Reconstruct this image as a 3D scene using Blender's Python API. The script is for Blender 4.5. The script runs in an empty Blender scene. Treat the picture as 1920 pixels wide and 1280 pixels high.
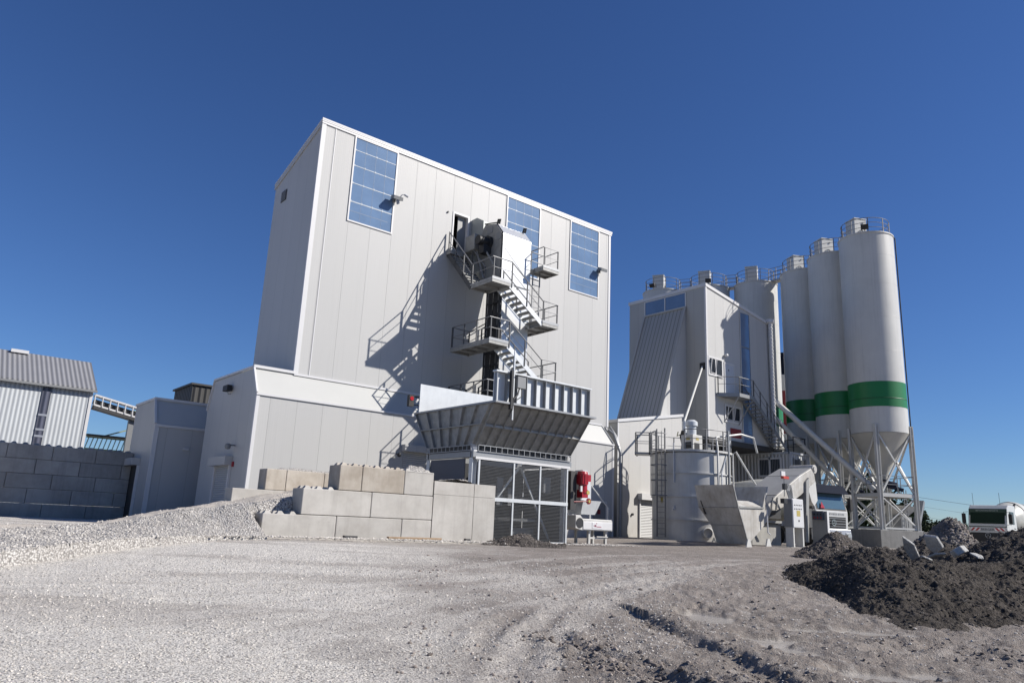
import bpy, bmesh, math, random
import numpy as np
from mathutils import Vector, Matrix
random.seed(7); rng = np.random.default_rng(7)
scene = bpy.context.scene
COL = scene.collection
R_ = math.radians
# ------------------------------------------------------------------ camera model (recovered from the vanishing points)
F_PX = 1386.0; EYE = Vector((0, 0, 0.8))
def _n(v): return v / np.linalg.norm(v)
_X = _n(np.array([1760., 420., F_PX])); _Z = _n(np.array([255., -5640., F_PX])); _Z = _n(_Z - _X * _X.dot(_Z)); _Y = np.cross(_Z, _X)
RW = np.array([_X, _Y, _Z])
def ray(px, py):
    return Vector((RW @ _n(np.array([px - 960., py - 640., F_PX]))).tolist())
def at(px, py, axis, val):
    """world point seen at a photo pixel on the plane axis=val"""
    d = ray(px, py); i = 'XYZ'.index(axis)
    return EYE + d * ((val - EYE[i]) / d[i])
def atd(px, py, dist):
    d = ray(px, py); return EYE + d * (dist / math.hypot(d.x, d.y))
cam_d = bpy.data.cameras.new('camera'); cam = bpy.data.objects.new('camera', cam_d); COL.objects.link(cam)
cam.matrix_world = Matrix([[RW[i][0], -RW[i][1], -RW[i][2], EYE[i]] for i in range(3)] + [[0, 0, 0, 1]])
cam_d.sensor_width = 36; cam_d.lens = 36 * F_PX / 1920; cam_d.clip_start = 0.1; cam_d.clip_end = 6000
scene.camera = cam
# ------------------------------------------------------------------ light
SUN_EL, SUN_AZ = R_(36.3), R_(-45)
w = bpy.data.worlds.new('World'); scene.world = w; w.use_nodes = True
nt = w.node_tree; bg = nt.nodes['Background']
sky = nt.nodes.new('ShaderNodeTexSky'); sky.sky_type = 'NISHITA'; sky.sun_disc = False
sky.sun_elevation = SUN_EL; sky.sun_rotation = R_(135); sky.altitude = 0; sky.air_density = 1.0; sky.dust_density = 0.0; sky.ozone_density = 10.0
hs = nt.nodes.new('ShaderNodeHueSaturation'); hs.inputs['Hue'].default_value = .508; hs.inputs['Saturation'].default_value = 1.045; nt.links.new(sky.outputs[0], hs.inputs['Color']); nt.links.new(hs.outputs[0], bg.inputs[0]); bg.inputs[1].default_value = 0.07
sd = bpy.data.lights.new('sun', 'SUN'); sd.energy = 5.0; sd.angle = R_(0.5); sd.color = (1, 0.945, 0.865)
so = bpy.data.objects.new('sun', sd); COL.objects.link(so)
sdir = Vector((math.cos(SUN_EL) * math.cos(SUN_AZ), math.cos(SUN_EL) * math.sin(SUN_AZ), math.sin(SUN_EL)))
so.rotation_euler = sdir.to_track_quat('Z', 'Y').to_euler(); so.location = sdir * 60
vs = scene.view_settings; vs.view_transform = 'Standard'; vs.look = 'None'; vs.exposure = 0.45; vs.gamma = 1
# ------------------------------------------------------------------ materials
def new_mat(name):
    m = bpy.data.materials.new(name); m.use_nodes = True
    return m, m.node_tree, m.node_tree.nodes['Principled BSDF']
def N(nt, t, **kw):
    n = nt.nodes.new(t)
    for k, v in kw.items(): setattr(n, k, v)
    return n
def mixrgb(nt, fac, a, b, mode='MIX'):
    n = nt.nodes.new('ShaderNodeMix'); n.data_type = 'RGBA'; n.blend_type = mode
    for sock, v in ((n.inputs[0], fac), (n.inputs[6], a), (n.inputs[7], b)):
        if hasattr(v, 'links'): nt.links.new(v, sock)
        else: sock.default_value = v if not isinstance(v, tuple) else (*v[:3], 1)
    return n.outputs[2]
def noise(nt, scale, detail=4, rough=.55, vec=None, lo=.35, hi=.65, stretch=None):
    if vec is None: vec = N(nt, 'ShaderNodeNewGeometry').outputs['Position']
    if stretch:
        mp = N(nt, 'ShaderNodeMapping'); nt.links.new(vec, mp.inputs[0]); mp.inputs['Scale'].default_value = stretch; vec = mp.outputs[0]
    n = N(nt, 'ShaderNodeTexNoise'); nt.links.new(vec, n.inputs['Vector']); n.inputs['Scale'].default_value = scale
    n.inputs['Detail'].default_value = detail; n.inputs['Roughness'].default_value = rough
    mr = N(nt, 'ShaderNodeMapRange'); nt.links.new(n.outputs[0], mr.inputs[0]); mr.inputs[1].default_value = lo; mr.inputs[2].default_value = hi
    return mr.outputs[0]
def math_(nt, op, a, b=None, c=None):
    n = N(nt, 'ShaderNodeMath', operation=op)
    for i, v in enumerate((a, b, c)):
        if v is None: continue
        if hasattr(v, 'links'): nt.links.new(v, n.inputs[i])
        else: n.inputs[i].default_value = v
    return n.outputs[0]
def bump(nt, bsdf, h, dist=.02, strength=.5):
    b = N(nt, 'ShaderNodeBump'); b.inputs['Distance'].default_value = dist; b.inputs['Strength'].default_value = strength
    nt.links.new(h, b.inputs['Height']); nt.links.new(b.outputs[0], bsdf.inputs['Normal'])
ALB = .66
def mat(name, col, rough=.5, metal=0., dirt=.12, dscale=1.2, dirtcol=None, bscale=0, bdist=.004, streak=0., spec=None):
    col = tuple(c * ALB for c in col); dirtcol = dirtcol and tuple(c * ALB for c in dirtcol)
    m, nt, b = new_mat(name)
    dc = dirtcol or tuple(c * .6 for c in col)
    f = math_(nt, 'MULTIPLY', noise(nt, dscale, 6, .65), dirt * 2)
    out = mixrgb(nt, f, col, dc)
    if streak:
        f2 = math_(nt, 'MULTIPLY', noise(nt, 1, 5, .6, stretch=(7, 7, .35), lo=.5, hi=.8), streak)
        out = mixrgb(nt, f2, out, tuple(c * .45 for c in dc))
    nt.links.new(out, b.inputs['Base Color'])
    b.inputs['Roughness'].default_value = rough; b.inputs['Metallic'].default_value = metal
    if spec is not None: b.inputs['Specular IOR Level'].default_value = spec
    if bscale:
        oi = N(nt, 'ShaderNodeObjectInfo'); tn = N(nt, 'ShaderNodeVectorMath', operation='SCALE'); nt.links.new(out, tn.inputs[0]); nt.links.new(math_(nt, 'MULTIPLY_ADD', oi.outputs['Random'], .17, .88), tn.inputs['Scale'])
        sp = math_(nt, 'MULTIPLY', noise(nt, 9, 4, .75, lo=.62, hi=.74), .5); nt.links.new(mixrgb(nt, sp, tn.outputs[0], tuple(c * .5 for c in col)), b.inputs['Base Color'])
        bump(nt, b, noise(nt, bscale, 5), bdist, .6)
    return m
def panel_mat(name, col, axis, pitch, off=0., groove=.009, ribs=0, rough=.45, dark=.74, ribamp=.3, spec=.3):
    """sheet-metal sandwich panels: vertical joints every pitch metres along a world axis"""
    col = tuple(c * ALB for c in col); m, nt, b = new_mat(name)
    pos = N(nt, 'ShaderNodeNewGeometry').outputs['Position']; sx = N(nt, 'ShaderNodeSeparateXYZ'); nt.links.new(pos, sx.inputs[0])
    u = math_(nt, 'ADD', sx.outputs[axis], -off + 1000 * pitch)
    fr = math_(nt, 'FRACT', math_(nt, 'DIVIDE', u, pitch))
    d = math_(nt, 'MULTIPLY', math_(nt, 'MINIMUM', fr, math_(nt, 'SUBTRACT', 1., fr)), pitch)
    g = N(nt, 'ShaderNodeMapRange'); nt.links.new(d, g.inputs[0]); g.inputs[1].default_value = groove * .5; g.inputs[2].default_value = groove * 1.6; g.inputs[3].default_value = 0; g.inputs[4].default_value = 1
    # every panel a hair different in tone
    idx = math_(nt, 'FLOOR', math_(nt, 'DIVIDE', u, pitch)); wn = N(nt, 'ShaderNodeTexWhiteNoise', noise_dimensions='1D'); nt.links.new(idx, wn.inputs['W'])
    tone = math_(nt, 'MULTIPLY_ADD', wn.outputs[0], .05, .965)
    dirt = math_(nt, 'MULTIPLY', noise(nt, .35, 6, .6, stretch=(1, 1, .4)), .08)
    c = mixrgb(nt, dirt, col, tuple(x * .7 for x in col))
    tn = N(nt, 'ShaderNodeVectorMath', operation='SCALE'); nt.links.new(c, tn.inputs[0]); nt.links.new(tone, tn.inputs['Scale'])
    st = math_(nt, 'MULTIPLY', noise(nt, 1, 5, .65, stretch=(5, 5, .22), lo=.52, hi=.80), .16); c2 = mixrgb(nt, st, tn.outputs[0], tuple(x * .62 for x in col))
    bz = N(nt, 'ShaderNodeMapRange'); nt.links.new(sx.outputs[2], bz.inputs[0]); bz.inputs[1].default_value = 1.5; bz.inputs[2].default_value = .1; bz.inputs[3].default_value = 0; bz.inputs[4].default_value = .6
    c2 = mixrgb(nt, math_(nt, 'MULTIPLY', bz.outputs[0], noise(nt, 2.5, 5, .65, lo=.3, hi=.75)), c2, (.30, .265, .225))
    c = mixrgb(nt, g.outputs[0], tuple(x * dark for x in col), c2)
    nt.links.new(c, b.inputs['Base Color']); b.inputs['Roughness'].default_value = rough; b.inputs['Specular IOR Level'].default_value = spec
    h = g.outputs[0]
    if ribs:
        s = math_(nt, 'SINE', math_(nt, 'MULTIPLY', sx.outputs[axis], 2 * math.pi / ribs))
        h = math_(nt, 'ADD', h, math_(nt, 'MULTIPLY', s, ribamp))
    bump(nt, b, h, .006, .7)
    return m
PANEL = (.65, .65, .643)
M = {}
M['panel_x'] = panel_mat('light grey wall panels, joints along the front', PANEL, 0, 1.15, 12.25 + .6, ribs=.1, ribamp=.06)
M['panel_y'] = panel_mat('light grey wall panels, joints along the side', PANEL, 1, 1.15, 30., ribs=.1, ribamp=.06)
M['panel_low'] = panel_mat('light grey wall panels, lower wall', (.64, .64, .633), 0, 1.15, 10.55 + .55, ribs=.1, ribamp=.06)
M['panel_annex'] = panel_mat('cream grey annex panels', (.72, .71, .69), 0, 1.0, 32.4, ribs=.25, ribamp=.1)
M['band'] = mat('smooth white band', (.66, .665, .645), .35, dirt=.05, dscale=.6)
M['white'] = mat('white trim paint', (.84, .84, .85), .4, dirt=.04)
M['paint'] = mat('white machine paint', (.78, .78, .76), .42, dirt=.16, dscale=2.2, dirtcol=(.55, .51, .45), streak=.25)
M['dirtywhite'] = mat('soiled white machine paint', (.74, .73, .70), .5, dirt=.35, dscale=1.4, dirtcol=(.42, .38, .32), streak=.45)
M['silo'] = mat('cream white silo paint', (.77, .765, .73), .42, dirt=.10, dscale=.6, streak=.22)
M['silo_steel'] = mat('pale grey frame paint', (.80, .80, .77), .45, dirt=.12, dscale=2)
M['green'] = mat('green band paint', (.006, .225, .055), .42, dirt=.05)
M['galv'] = mat('galvanised steel', (.40, .41, .425), .45, .4, dirt=.3, dscale=5, dirtcol=(.36, .38, .40), streak=.2)
M['galv_b'] = mat('bright galvanised sheet', (.86, .89, .91), .42, .2, dirt=.22, dscale=3.5, dirtcol=(.66, .69, .72), streak=.15)
M['galv_d'] = mat('dull galvanised ribs', (.47, .475, .465), .55, .2, dirt=.4, dscale=4, dirtcol=(.30, .30, .29), streak=.3)
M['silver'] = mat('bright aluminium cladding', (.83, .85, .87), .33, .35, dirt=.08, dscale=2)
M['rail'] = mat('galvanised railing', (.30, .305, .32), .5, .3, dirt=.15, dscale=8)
M['rail_shade'] = mat('railing steel darkened as shade', (.11, .115, .125), .55, .3, dirt=.2, dscale=8)  # shade of the posts and the door flight is put into this colour
M['dark'] = mat('dark steel', (.035, .037, .042), .55, .2, dirt=.2, dscale=3)
M['black'] = mat('black rubber', (.012, .012, .013), .6, dirt=.2, dscale=6, dirtcol=(.04, .037, .033))
M['grey'] = mat('mid grey enamel', (.30, .31, .32), .45, dirt=.12)
M['bluegrey'] = mat('blue grey sheet', (.085, .10, .145), .5, dirt=.15)
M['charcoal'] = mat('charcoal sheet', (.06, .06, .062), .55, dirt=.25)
M['red'] = mat('red machine paint', (.50, .012, .03), .35, dirt=.18, dscale=6, dirtcol=(.18, .008, .012))
M['red2'] = mat('dull red panel', (.30, .02, .025), .5)
M['yellow'] = mat('yellow sticker', (.62, .50, .14), .5)
M['orange'] = mat('orange lamp', (.65, .10, .03), .4)
M['concrete'] = mat('pale cast concrete', (.66, .635, .595), .85, dirt=.30, dscale=1.3, dirtcol=(.43, .405, .37), bscale=70, bdist=.0025, streak=.22)
M['concrete_g'] = mat('grey cast concrete', (.40, .395, .375), .85, dirt=.35, dscale=1.1, dirtcol=(.27, .265, .25), bscale=60, bdist=.0025, streak=.35)
M['concrete_d'] = mat('weathered wall block concrete', (.56, .545, .52), .9, dirt=.4, dscale=.9, dirtcol=(.34, .33, .315), bscale=50, bdist=.003, streak=.3)
M['rubble'] = mat('broken concrete', (.62, .62, .61), .9, dirt=.4, dscale=3, dirtcol=(.42, .42, .41), bscale=14, bdist=.03)
M['wood'] = mat('raw timber', (.45, .32, .20), .7, dirt=.3, dscale=8)
M['chrome'] = mat('polished chrome', (.75, .75, .77), .15, .9, dirt=.05)
M['tyre'] = M['black']
M['letter'] = mat('grey lettering', (.16, .17, .18), .5, dirt=0)
M['letter_g'] = mat('faint grey lettering', (.42, .43, .44), .5, dirt=0)
M['letter_d'] = mat('dark green lettering', (.02, .06, .035), .5, dirt=0)
M['letter_r'] = mat('red violet lettering', (.42, .04, .10), .5, dirt=0)
M['letter_w'] = mat('pale lettering', (.42, .47, .45), .5, dirt=0)
def glass(name, col, rough=.06, spec=.5, metal=0.):
    m, nt, b = new_mat(name)
    nt.links.new(mixrgb(nt, math_(nt, 'MULTIPLY', noise(nt, .9, 4), .35), col, tuple(min(1, c * 1.5) for c in col)), b.inputs['Base Color'])
    b.inputs['Roughness'].default_value = rough; b.inputs['Specular IOR Level'].default_value = spec; b.inputs['Metallic'].default_value = metal
    bump(nt, b, noise(nt, .55, 2), .02, .15)
    return m
M['poly'] = glass('blue translucent window sheet', (.115, .182, .295), .16)
M['poly_line'] = mat('pale glazing bar', (.50, .58, .68), .4, dirt=.3, dscale=2)
M['pane'] = glass('blue window pane', (.11, .17, .275), .06, .6)
M['darkpane'] = glass('dark window pane', (.03, .036, .046), .05)
M['wind'] = glass('windscreen glass', (.07, .12, .155), .04, 1.0)  # blue base colour stands in for the reflected sky
M['windgreen'] = glass('dark green windscreen glass', (.006, .018, .012), .3, .1)
def shutter_mat(name, col, pitch=.09):
    col = tuple(c * ALB for c in col)
    m, nt, b = new_mat(name)
    sx = N(nt, 'ShaderNodeSeparateXYZ'); nt.links.new(N(nt, 'ShaderNodeNewGeometry').outputs['Position'], sx.inputs[0])
    s = math_(nt, 'SINE', math_(nt, 'MULTIPLY', sx.outputs[2], 2 * math.pi / pitch))
    f = N(nt, 'ShaderNodeMapRange'); nt.links.new(s, f.inputs[0]); f.inputs[1].default_value = -1; f.inputs[2].default_value = -.3
    nt.links.new(mixrgb(nt, f.outputs[0], tuple(c * .6 for c in col), col), b.inputs['Base Color']); b.inputs['Roughness'].default_value = .4
    bump(nt, b, s, .012, .7); return m
M['shutter'] = shutter_mat('pale roller shutter slats', (.62, .63, .64))
def ribbed_mat(name, col, axis, pitch, rough=.45, amp=.03, metal=0., dark=.6):
    col = tuple(c * ALB for c in col); m, nt, b = new_mat(name)
    sx = N(nt, 'ShaderNodeSeparateXYZ'); nt.links.new(N(nt, 'ShaderNodeNewGeometry').outputs['Position'], sx.inputs[0])
    s = math_(nt, 'SINE', math_(nt, 'MULTIPLY', sx.outputs[axis], 2 * math.pi / pitch))
    f = N(nt, 'ShaderNodeMapRange'); nt.links.new(s, f.inputs[0]); f.inputs[1].default_value = -.9; f.inputs[2].default_value = .2
    c = mixrgb(nt, math_(nt, 'MULTIPLY', noise(nt, .8, 5), .25), col, tuple(x * .7 for x in col))
    nt.links.new(mixrgb(nt, f.outputs[0], tuple(x * dark for x in col), c), b.inputs['Base Color'])
    b.inputs['Roughness'].default_value = rough; b.inputs['Metallic'].default_value = metal
    bump(nt, b, s, amp, .8); return m
def mesh_mat():
    m, nt, b = new_mat('woven wire mesh')
    sx = N(nt, 'ShaderNodeSeparateXYZ'); nt.links.new(N(nt, 'ShaderNodeNewGeometry').outputs['Position'], sx.inputs[0])
    def line(ax, p, wd):
        f = math_(nt, 'FRACT', math_(nt, 'DIVIDE', math_(nt, 'ADD', sx.outputs[ax], 500.), p)); return math_(nt, 'LESS_THAN', f, wd)
    a = math_(nt, 'MAXIMUM', line(2, .05, .17), line(0, .05, .13))
    tr = N(nt, 'ShaderNodeBsdfTransparent'); mx = N(nt, 'ShaderNodeMixShader')
    nt.links.new(a, mx.inputs[0]); nt.links.new(tr.outputs[0], mx.inputs[1]); nt.links.new(b.outputs[0], mx.inputs[2])
    nt.links.new(mx.outputs[0], nt.nodes['Material Output'].inputs[0])
    b.inputs['Base Color'].default_value = (.13, .133, .138, 1); b.inputs['Roughness'].default_value = .5; b.inputs['Metallic'].default_value = .5
    return m
M['wire'] = mesh_mat()
# ------------------------------------------------------------------ mesh builder
class MB:
    def __init__(s): s.v = []; s.f = []; s.mi = []; s.cur = 0
    def add(s, vs, fs):
        o = len(s.v); s.v += [tuple(v) for v in vs]; s.f += [tuple(o + i for i in f) for f in fs]; s.mi += [s.cur] * len(fs); return s
    def use(s, i): s.cur = i; return s
    def box(s, x0, y0, z0, x1, y1, z1):
        x0, x1 = sorted((x0, x1)); y0, y1 = sorted((y0, y1)); z0, z1 = sorted((z0, z1))
        return s.add([(x0, y0, z0), (x1, y0, z0), (x1, y1, z0), (x0, y1, z0), (x0, y0, z1), (x1, y0, z1), (x1, y1, z1), (x0, y1, z1)],
                     [(3, 2, 1, 0), (4, 5, 6, 7), (0, 1, 5, 4), (1, 2, 6, 5), (2, 3, 7, 6), (3, 0, 4, 7)])
    def hexa(s, b, t):
        """8-corner solid from bottom and top quads (same winding, ccw from above)"""
        return s.add(list(b) + list(t), [(3, 2, 1, 0), (4, 5, 6, 7), (0, 1, 5, 4), (1, 2, 6, 5), (2, 3, 7, 6), (3, 0, 4, 7)])
    def bar(s, p, q, wd, hg=None, up=(0, 0, 1)):
        p = Vector(p); q = Vector(q); hg = wd if hg is None else hg; d = (q - p).normalized(); up = Vector(up)
        if abs(d.dot(up)) > .98: up = Vector((1, 0, 0)) if abs(d.x) < .9 else Vector((0, 1, 0))
        a = d.cross(up).normalized() * wd / 2; b = a.cross(d).normalized() * hg / 2
        vs = [e + sa * a + sb * b for e in (p, q) for sa, sb in ((-1, -1), (1, -1), (1, 1), (-1, 1))]
        return s.add(vs, [(0, 1, 2, 3), (7, 6, 5, 4), (1, 0, 4, 5), (2, 1, 5, 6), (3, 2, 6, 7), (0, 3, 7, 4)])
    def tube(s, pts, r, n=8, cap=True):
        pts = [Vector(p) for p in pts]; rs = r if isinstance(r, (list, tuple)) else [r] * len(pts)
        d0 = (pts[1] - pts[0]).normalized(); a = d0.cross(Vector((0, 0, 1)))
        if a.length < .05: a = d0.cross(Vector((1, 0, 0)))
        a.normalize(); rings = []
        for i, p in enumerate(pts):
            d = ((pts[min(i + 1, len(pts) - 1)] - pts[max(i - 1, 0)])).normalized()
            a = (a - d * a.dot(d)).normalized(); b = d.cross(a)
            rings.append([p + (a * math.cos(2 * math.pi * k / n) + b * math.sin(2 * math.pi * k / n)) * rs[i] for k in range(n)])
        vs = [v for r_ in rings for v in r_]; fs = []
        for i in range(len(pts) - 1):
            for k in range(n): fs.append((i * n + k, i * n + (k + 1) % n, (i + 1) * n + (k + 1) % n, (i + 1) * n + k))
        if cap: fs.append(tuple(range(n - 1, -1, -1))); fs.append(tuple((len(pts) - 1) * n + k for k in range(n)))
        return s.add(vs, fs)
    def lathe(s, prof, c=(0, 0, 0), n=32, axis=None, a0=0., a1=2 * math.pi, cap=False):
        """prof = [(r, h)...] turned about an axis (default z) through c"""
        c = Vector(c); ax = Vector(axis or (0, 0, 1)).normalized()
        u = ax.cross(Vector((0, 1, 0))); u = (Vector((1, 0, 0)) if u.length < .1 else u).normalized()
        if axis is None: u = Vector((1, 0, 0))
        v_ = ax.cross(u); full = abs(a1 - a0 - 2 * math.pi) < 1e-6; m = n if full else n + 1
        vs = [c + ax * h + (u * math.cos(a0 + (a1 - a0) * k / n) + v_ * math.sin(a0 + (a1 - a0) * k / n)) * r for r, h in prof for k in range(m)]
        fs = []
        for i in range(len(prof) - 1):
            for k in range(n): fs.append((i * m + k, i * m + (k + 1) % m, (i + 1) * m + (k + 1) % m, (i + 1) * m + k))
        if cap: fs.append(tuple(range(m - 1, -1, -1))); fs.append(tuple((len(prof) - 1) * m + k for k in range(m)))
        return s.add(vs, fs)
    def cyl(s, c, r, h, n=20, axis=None): return s.lathe([(r, 0), (r, h)], c, n, axis, cap=True)
    def prism(s, poly, ext):
        """planar 3-D polygon pushed along ext"""
        poly = [Vector(p) for p in poly]; ext = Vector(ext); n = len(poly)
        return s.add(poly + [p + ext for p in poly], [tuple(range(n - 1, -1, -1)), tuple(range(n, 2 * n))] + [(i, (i + 1) % n, n + (i + 1) % n, n + i) for i in range(n)])
    def quad(s, *p): return s.add(p, [tuple(range(len(p)))])
    def build(s, name, m, parent=None, loc=None, smooth=False, bevel=0., local=False, fixn=True):
        base = wloc(parent) if parent else Vector((0, 0, 0))
        o_ = Vector(loc) if loc is not None else base.copy()
        if local: off = Vector((0, 0, 0))
        else: off = o_
        me = bpy.data.meshes.new(name); me.from_pydata([(v[0] - off.x, v[1] - off.y, v[2] - off.z) for v in s.v], [], s.f)
        ms = m if isinstance(m, (list, tuple)) else [m]
        for x in ms: me.materials.append(M[x] if isinstance(x, str) else x)
        if len(ms) > 1: me.polygons.foreach_set('material_index', s.mi)
        if fixn:
            b = bmesh.new(); b.from_mesh(me); bmesh.ops.recalc_face_normals(b, faces=b.faces); b.to_mesh(me); b.free()
        ob = bpy.data.objects.new(name, me); COL.objects.link(ob)
        if parent: ob.parent = parent; ob.location = (0, 0, 0) if local else o_ - base
        else: ob.location = o_
        if smooth:
            me.polygons.foreach_set('use_smooth', [True] * len(me.polygons))
            md = None
            try: me.set_sharp_from_angle(angle=R_(38))
            except Exception: pass
        if bevel:
            md = ob.modifiers.new('bevel', 'BEVEL'); md.width = bevel; md.segments = 2; md.limit_method = 'ANGLE'
        return ob
def each(parent, name, m, mbs, **kw):
    return [b_.build(name, m, parent, **kw) for b_ in mbs]
def bx(*a): return MB().box(*a)
def wloc(o):
    v = Vector((0, 0, 0))
    while o: v += o.location; o = o.parent
    return v
def tag(o, label, cat, group=None, kind=None):
    if label: o['label'] = label
    if cat: o['category'] = cat
    if group: o['group'] = group
    if kind: o['kind'] = kind
    return o
def thing(name, label, cat, loc, group=None, rotz=0):
    o = bpy.data.objects.new(name, None); COL.objects.link(o); o.location = loc; o.rotation_euler = (0, 0, rotz); o.empty_display_size = .3
    return tag(o, label, cat, group)
def dup(o, parent=None, loc=None):
    c = o.copy(); COL.objects.link(c)
    if parent: c.parent = parent
    if loc is not None: c.location = loc
    for ch in list(o.children): dup(ch, c)
    return c
def text(body, size, m, parent, mtx, depth=.004, name='lettering', align='CENTER'):
    cu = bpy.data.curves.new('t', 'FONT'); cu.body = body; cu.size = size; cu.extrude = depth; cu.align_x = align; cu.align_y = 'CENTER'; cu.resolution_u = 2
    tmp = bpy.data.objects.new('t', cu); COL.objects.link(tmp); bpy.context.view_layer.update()
    me = bpy.data.meshes.new_from_object(tmp.evaluated_get(bpy.context.evaluated_depsgraph_get()))
    bpy.data.objects.remove(tmp); bpy.data.curves.remove(cu); me.name = name
    me.transform(mtx); me.materials.clear(); me.materials.append(M[m]); ob = bpy.data.objects.new(name, me); COL.objects.link(ob); ob.parent = parent
    return ob
def lm(pos, right, up, parent=None):
    """matrix for lettering: pos is world, relative to the parent's base"""
    r = Vector(right).normalized(); u = Vector(up).normalized(); n = r.cross(u)
    p = Vector(pos) - (wloc(parent) if parent else Vector((0, 0, 0)))
    return Matrix([[r[i], u[i], n[i], p[i]] for i in range(3)] + [[0, 0, 0, 1]])
# ------------------------------------------------------------------ numpy noise
def _h(ix, iy, s):
    n = (ix.astype(np.int64) * 374761393 + iy.astype(np.int64) * 668265263 + s * 974634777) & 0xffffffff
    n = ((n ^ (n >> 13)) * 1274126177) & 0xffffffff
    return ((n ^ (n >> 16)) & 0xffff) / 65535.0
def vn(x, y, s=0):
    ix = np.floor(x); iy = np.floor(y); fx = x - ix; fy = y - iy; fx = fx * fx * (3 - 2 * fx); fy = fy * fy * (3 - 2 * fy)
    a = _h(ix, iy, s); b = _h(ix + 1, iy, s); c = _h(ix, iy + 1, s); d = _h(ix + 1, iy + 1, s)
    return (a + (b - a) * fx) * (1 - fy) + (c + (d - c) * fx) * fy - .5
def fbm(x, y, f=1., o=4, s=0, g=.5):
    x = np.asarray(x, float); y = np.asarray(y, float); r = 0; a = 1.
    for i in range(o): r = r + a * vn(x * f + 17.3 * i, y * f - 9.1 * i, s + i); f *= 2.03; a *= g
    return r
def sm(x, a, b):
    t = np.clip((x - a) / (b - a), 0, 1); return t * t * (3 - 2 * t)
# ------------------------------------------------------------------ ground
FW = (0.626, 0.780); RT = (0.780, -0.626)
def base_z(x, y):
    s = FW[0] * x + FW[1] * y
    return -0.75 + .87 * sm(s, 8.0, 20.) + .20 * sm(x, 25, 32) * sm(s, 20, 28)
def gp0(px, py):
    z = -.3
    for _ in range(30):
        p = at(px, py, 'Z', z); z = .5 * z + .5 * float(base_z(p.x, p.y))
    return p
def seg_d(x, y, pts):
    """distance to a polyline and the signed side"""
    best = np.full(np.shape(x), 1e9); side = np.zeros(np.shape(x))
    for (ax, ay), (bx, by) in zip(pts[:-1], pts[1:]):
        dx, dy = bx - ax, by - ay; L2 = dx * dx + dy * dy
        t = np.clip(((x - ax) * dx + (y - ay) * dy) / L2, 0, 1)
        d = np.hypot(x - ax - t * dx, y - ay - t * dy); sd_ = np.sign((x - ax) * dy - (y - ay) * dx)
        side = np.where(d < best, sd_, side); best = np.minimum(best, d)
    return best, side
def gl(*pp): return [(gp0(*p).x, gp0(*p).y) for p in pp]
RUT = gl((1218, 1160), (1270, 1182), (1335, 1216), (1400, 1242), (1470, 1275), (1520, 1310))
RUTS2 = [gl((1040, 1196), (1075, 1215), (1180, 1245), (1300, 1262), (1420, 1300)), gl((1080, 1240), (1190, 1262), (1300, 1290)),
         gl((900, 1225), (925, 1180), (960, 1160), (985, 1150)), gl((940, 1280), (990, 1200), (1035, 1160)), gl((1640, 1225), (1750, 1210), (1850, 1222), (1930, 1240))]
PUD = [(gp0(1322, 1156), .46, .22, .1), (gp0(1478, 1216), .42, .11, .3), (gp0(1640, 1268), .50, .11, .15), (gp0(1610, 1184), .95, .06, .1), (gp0(1460, 1200), .5, .05, 0), (gp0(1740, 1268), .3, .1, 0)]
def pud_d(x, y):
    best = np.full(np.shape(x), 9.)
    for p, a, b, ph in PUD:
        u = (x - p.x) * RT[0] + (y - p.y) * RT[1]; v = (x - p.x) * FW[0] + (y - p.y) * FW[1]
        best = np.minimum(best, np.hypot(u / a, v / (b * 3.2)) + .9 * fbm(x, y, 2.3, 4, 5))
    return best
def ground_z(x, y):
    x = np.asarray(x, float); y = np.asarray(y, float)
    s = FW[0] * x + FW[1] * y; c = RT[0] * x + RT[1] * y; r = np.hypot(x, y)
    z = base_z(x, y)
    near = 1 - sm(r, 14, 45)
    wet = sm(c - .05 * s, -1.5, 3.5) * (1 - sm(s, 15, 22))
    z = z + .012 * wet * fbm(x, y, 13., 3, 8) + near * (.05 * fbm(x, y, .22, 3, 1) + .016 * fbm(x, y, 1.3, 3, 2) + (.010 + .045 * wet) * fbm(x, y, 4.5, 4, 3, .6)) + .006 * fbm(x, y, 22., 2, 4) * (1 - sm(r, 6, 14))
    d, sd_ = seg_d(x, y, RUT); q = d * sd_ + .035 * fbm(x, y, 4., 4, 9, .6)
    z = z + (.085 * sm(-q, -.11, .08) - .03 * np.exp(-((q - .22) / .2) ** 2)) * sm(d, 1.3, .35) 
    for k, pl in enumerate(RUTS2):
        d, _ = seg_d(x, y, pl); d = d + .12 * fbm(x, y, 1.8, 3, 20 + k)
        amp = .045 if k in (0, 1, 4) else .018
        z = z + amp * (np.exp(-((d - .3) / .13) ** 2) - .8 * np.exp(-(d / .2) ** 2)) * (1 + 1.1 * fbm(x, y, 4.5, 2, 31))
    mud = sm(c, -.6, 1.2) * (1 - sm(s, 6.2, 8.4)) + .6 * sm(c, 3.0, 4.6) * (1 - sm(s, 8.5, 10.5))
    cl = np.clip(fbm(x, y, 2.6, 4, 41) + .02, 0, 1)
    z = z + np.clip(mud, 0, 1) * (.15 * cl + .035 * fbm(x, y, 7, 4, 44, .6))
    for p_, a, b_, ph in PUD:
        u = (x - p_.x) * RT[0] + (y - p_.y) * RT[1]; v = (x - p_.x) * FW[0] + (y - p_.y) * FW[1]
        q = np.hypot(u / a, v / (b_ * 3.2)) + .9 * fbm(x, y, 2.3, 4, 5)
        z = z + (float(base_z(p_.x, p_.y)) - .035 - z) * (1 - sm(q, .8, 1.35))
    return z
def gz(x, y): return float(ground_z(np.array([x]), np.array([y]))[0])
def gp(px, py):
    p = gp0(px, py); return Vector((p.x, p.y, gz(p.x, p.y)))
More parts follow.
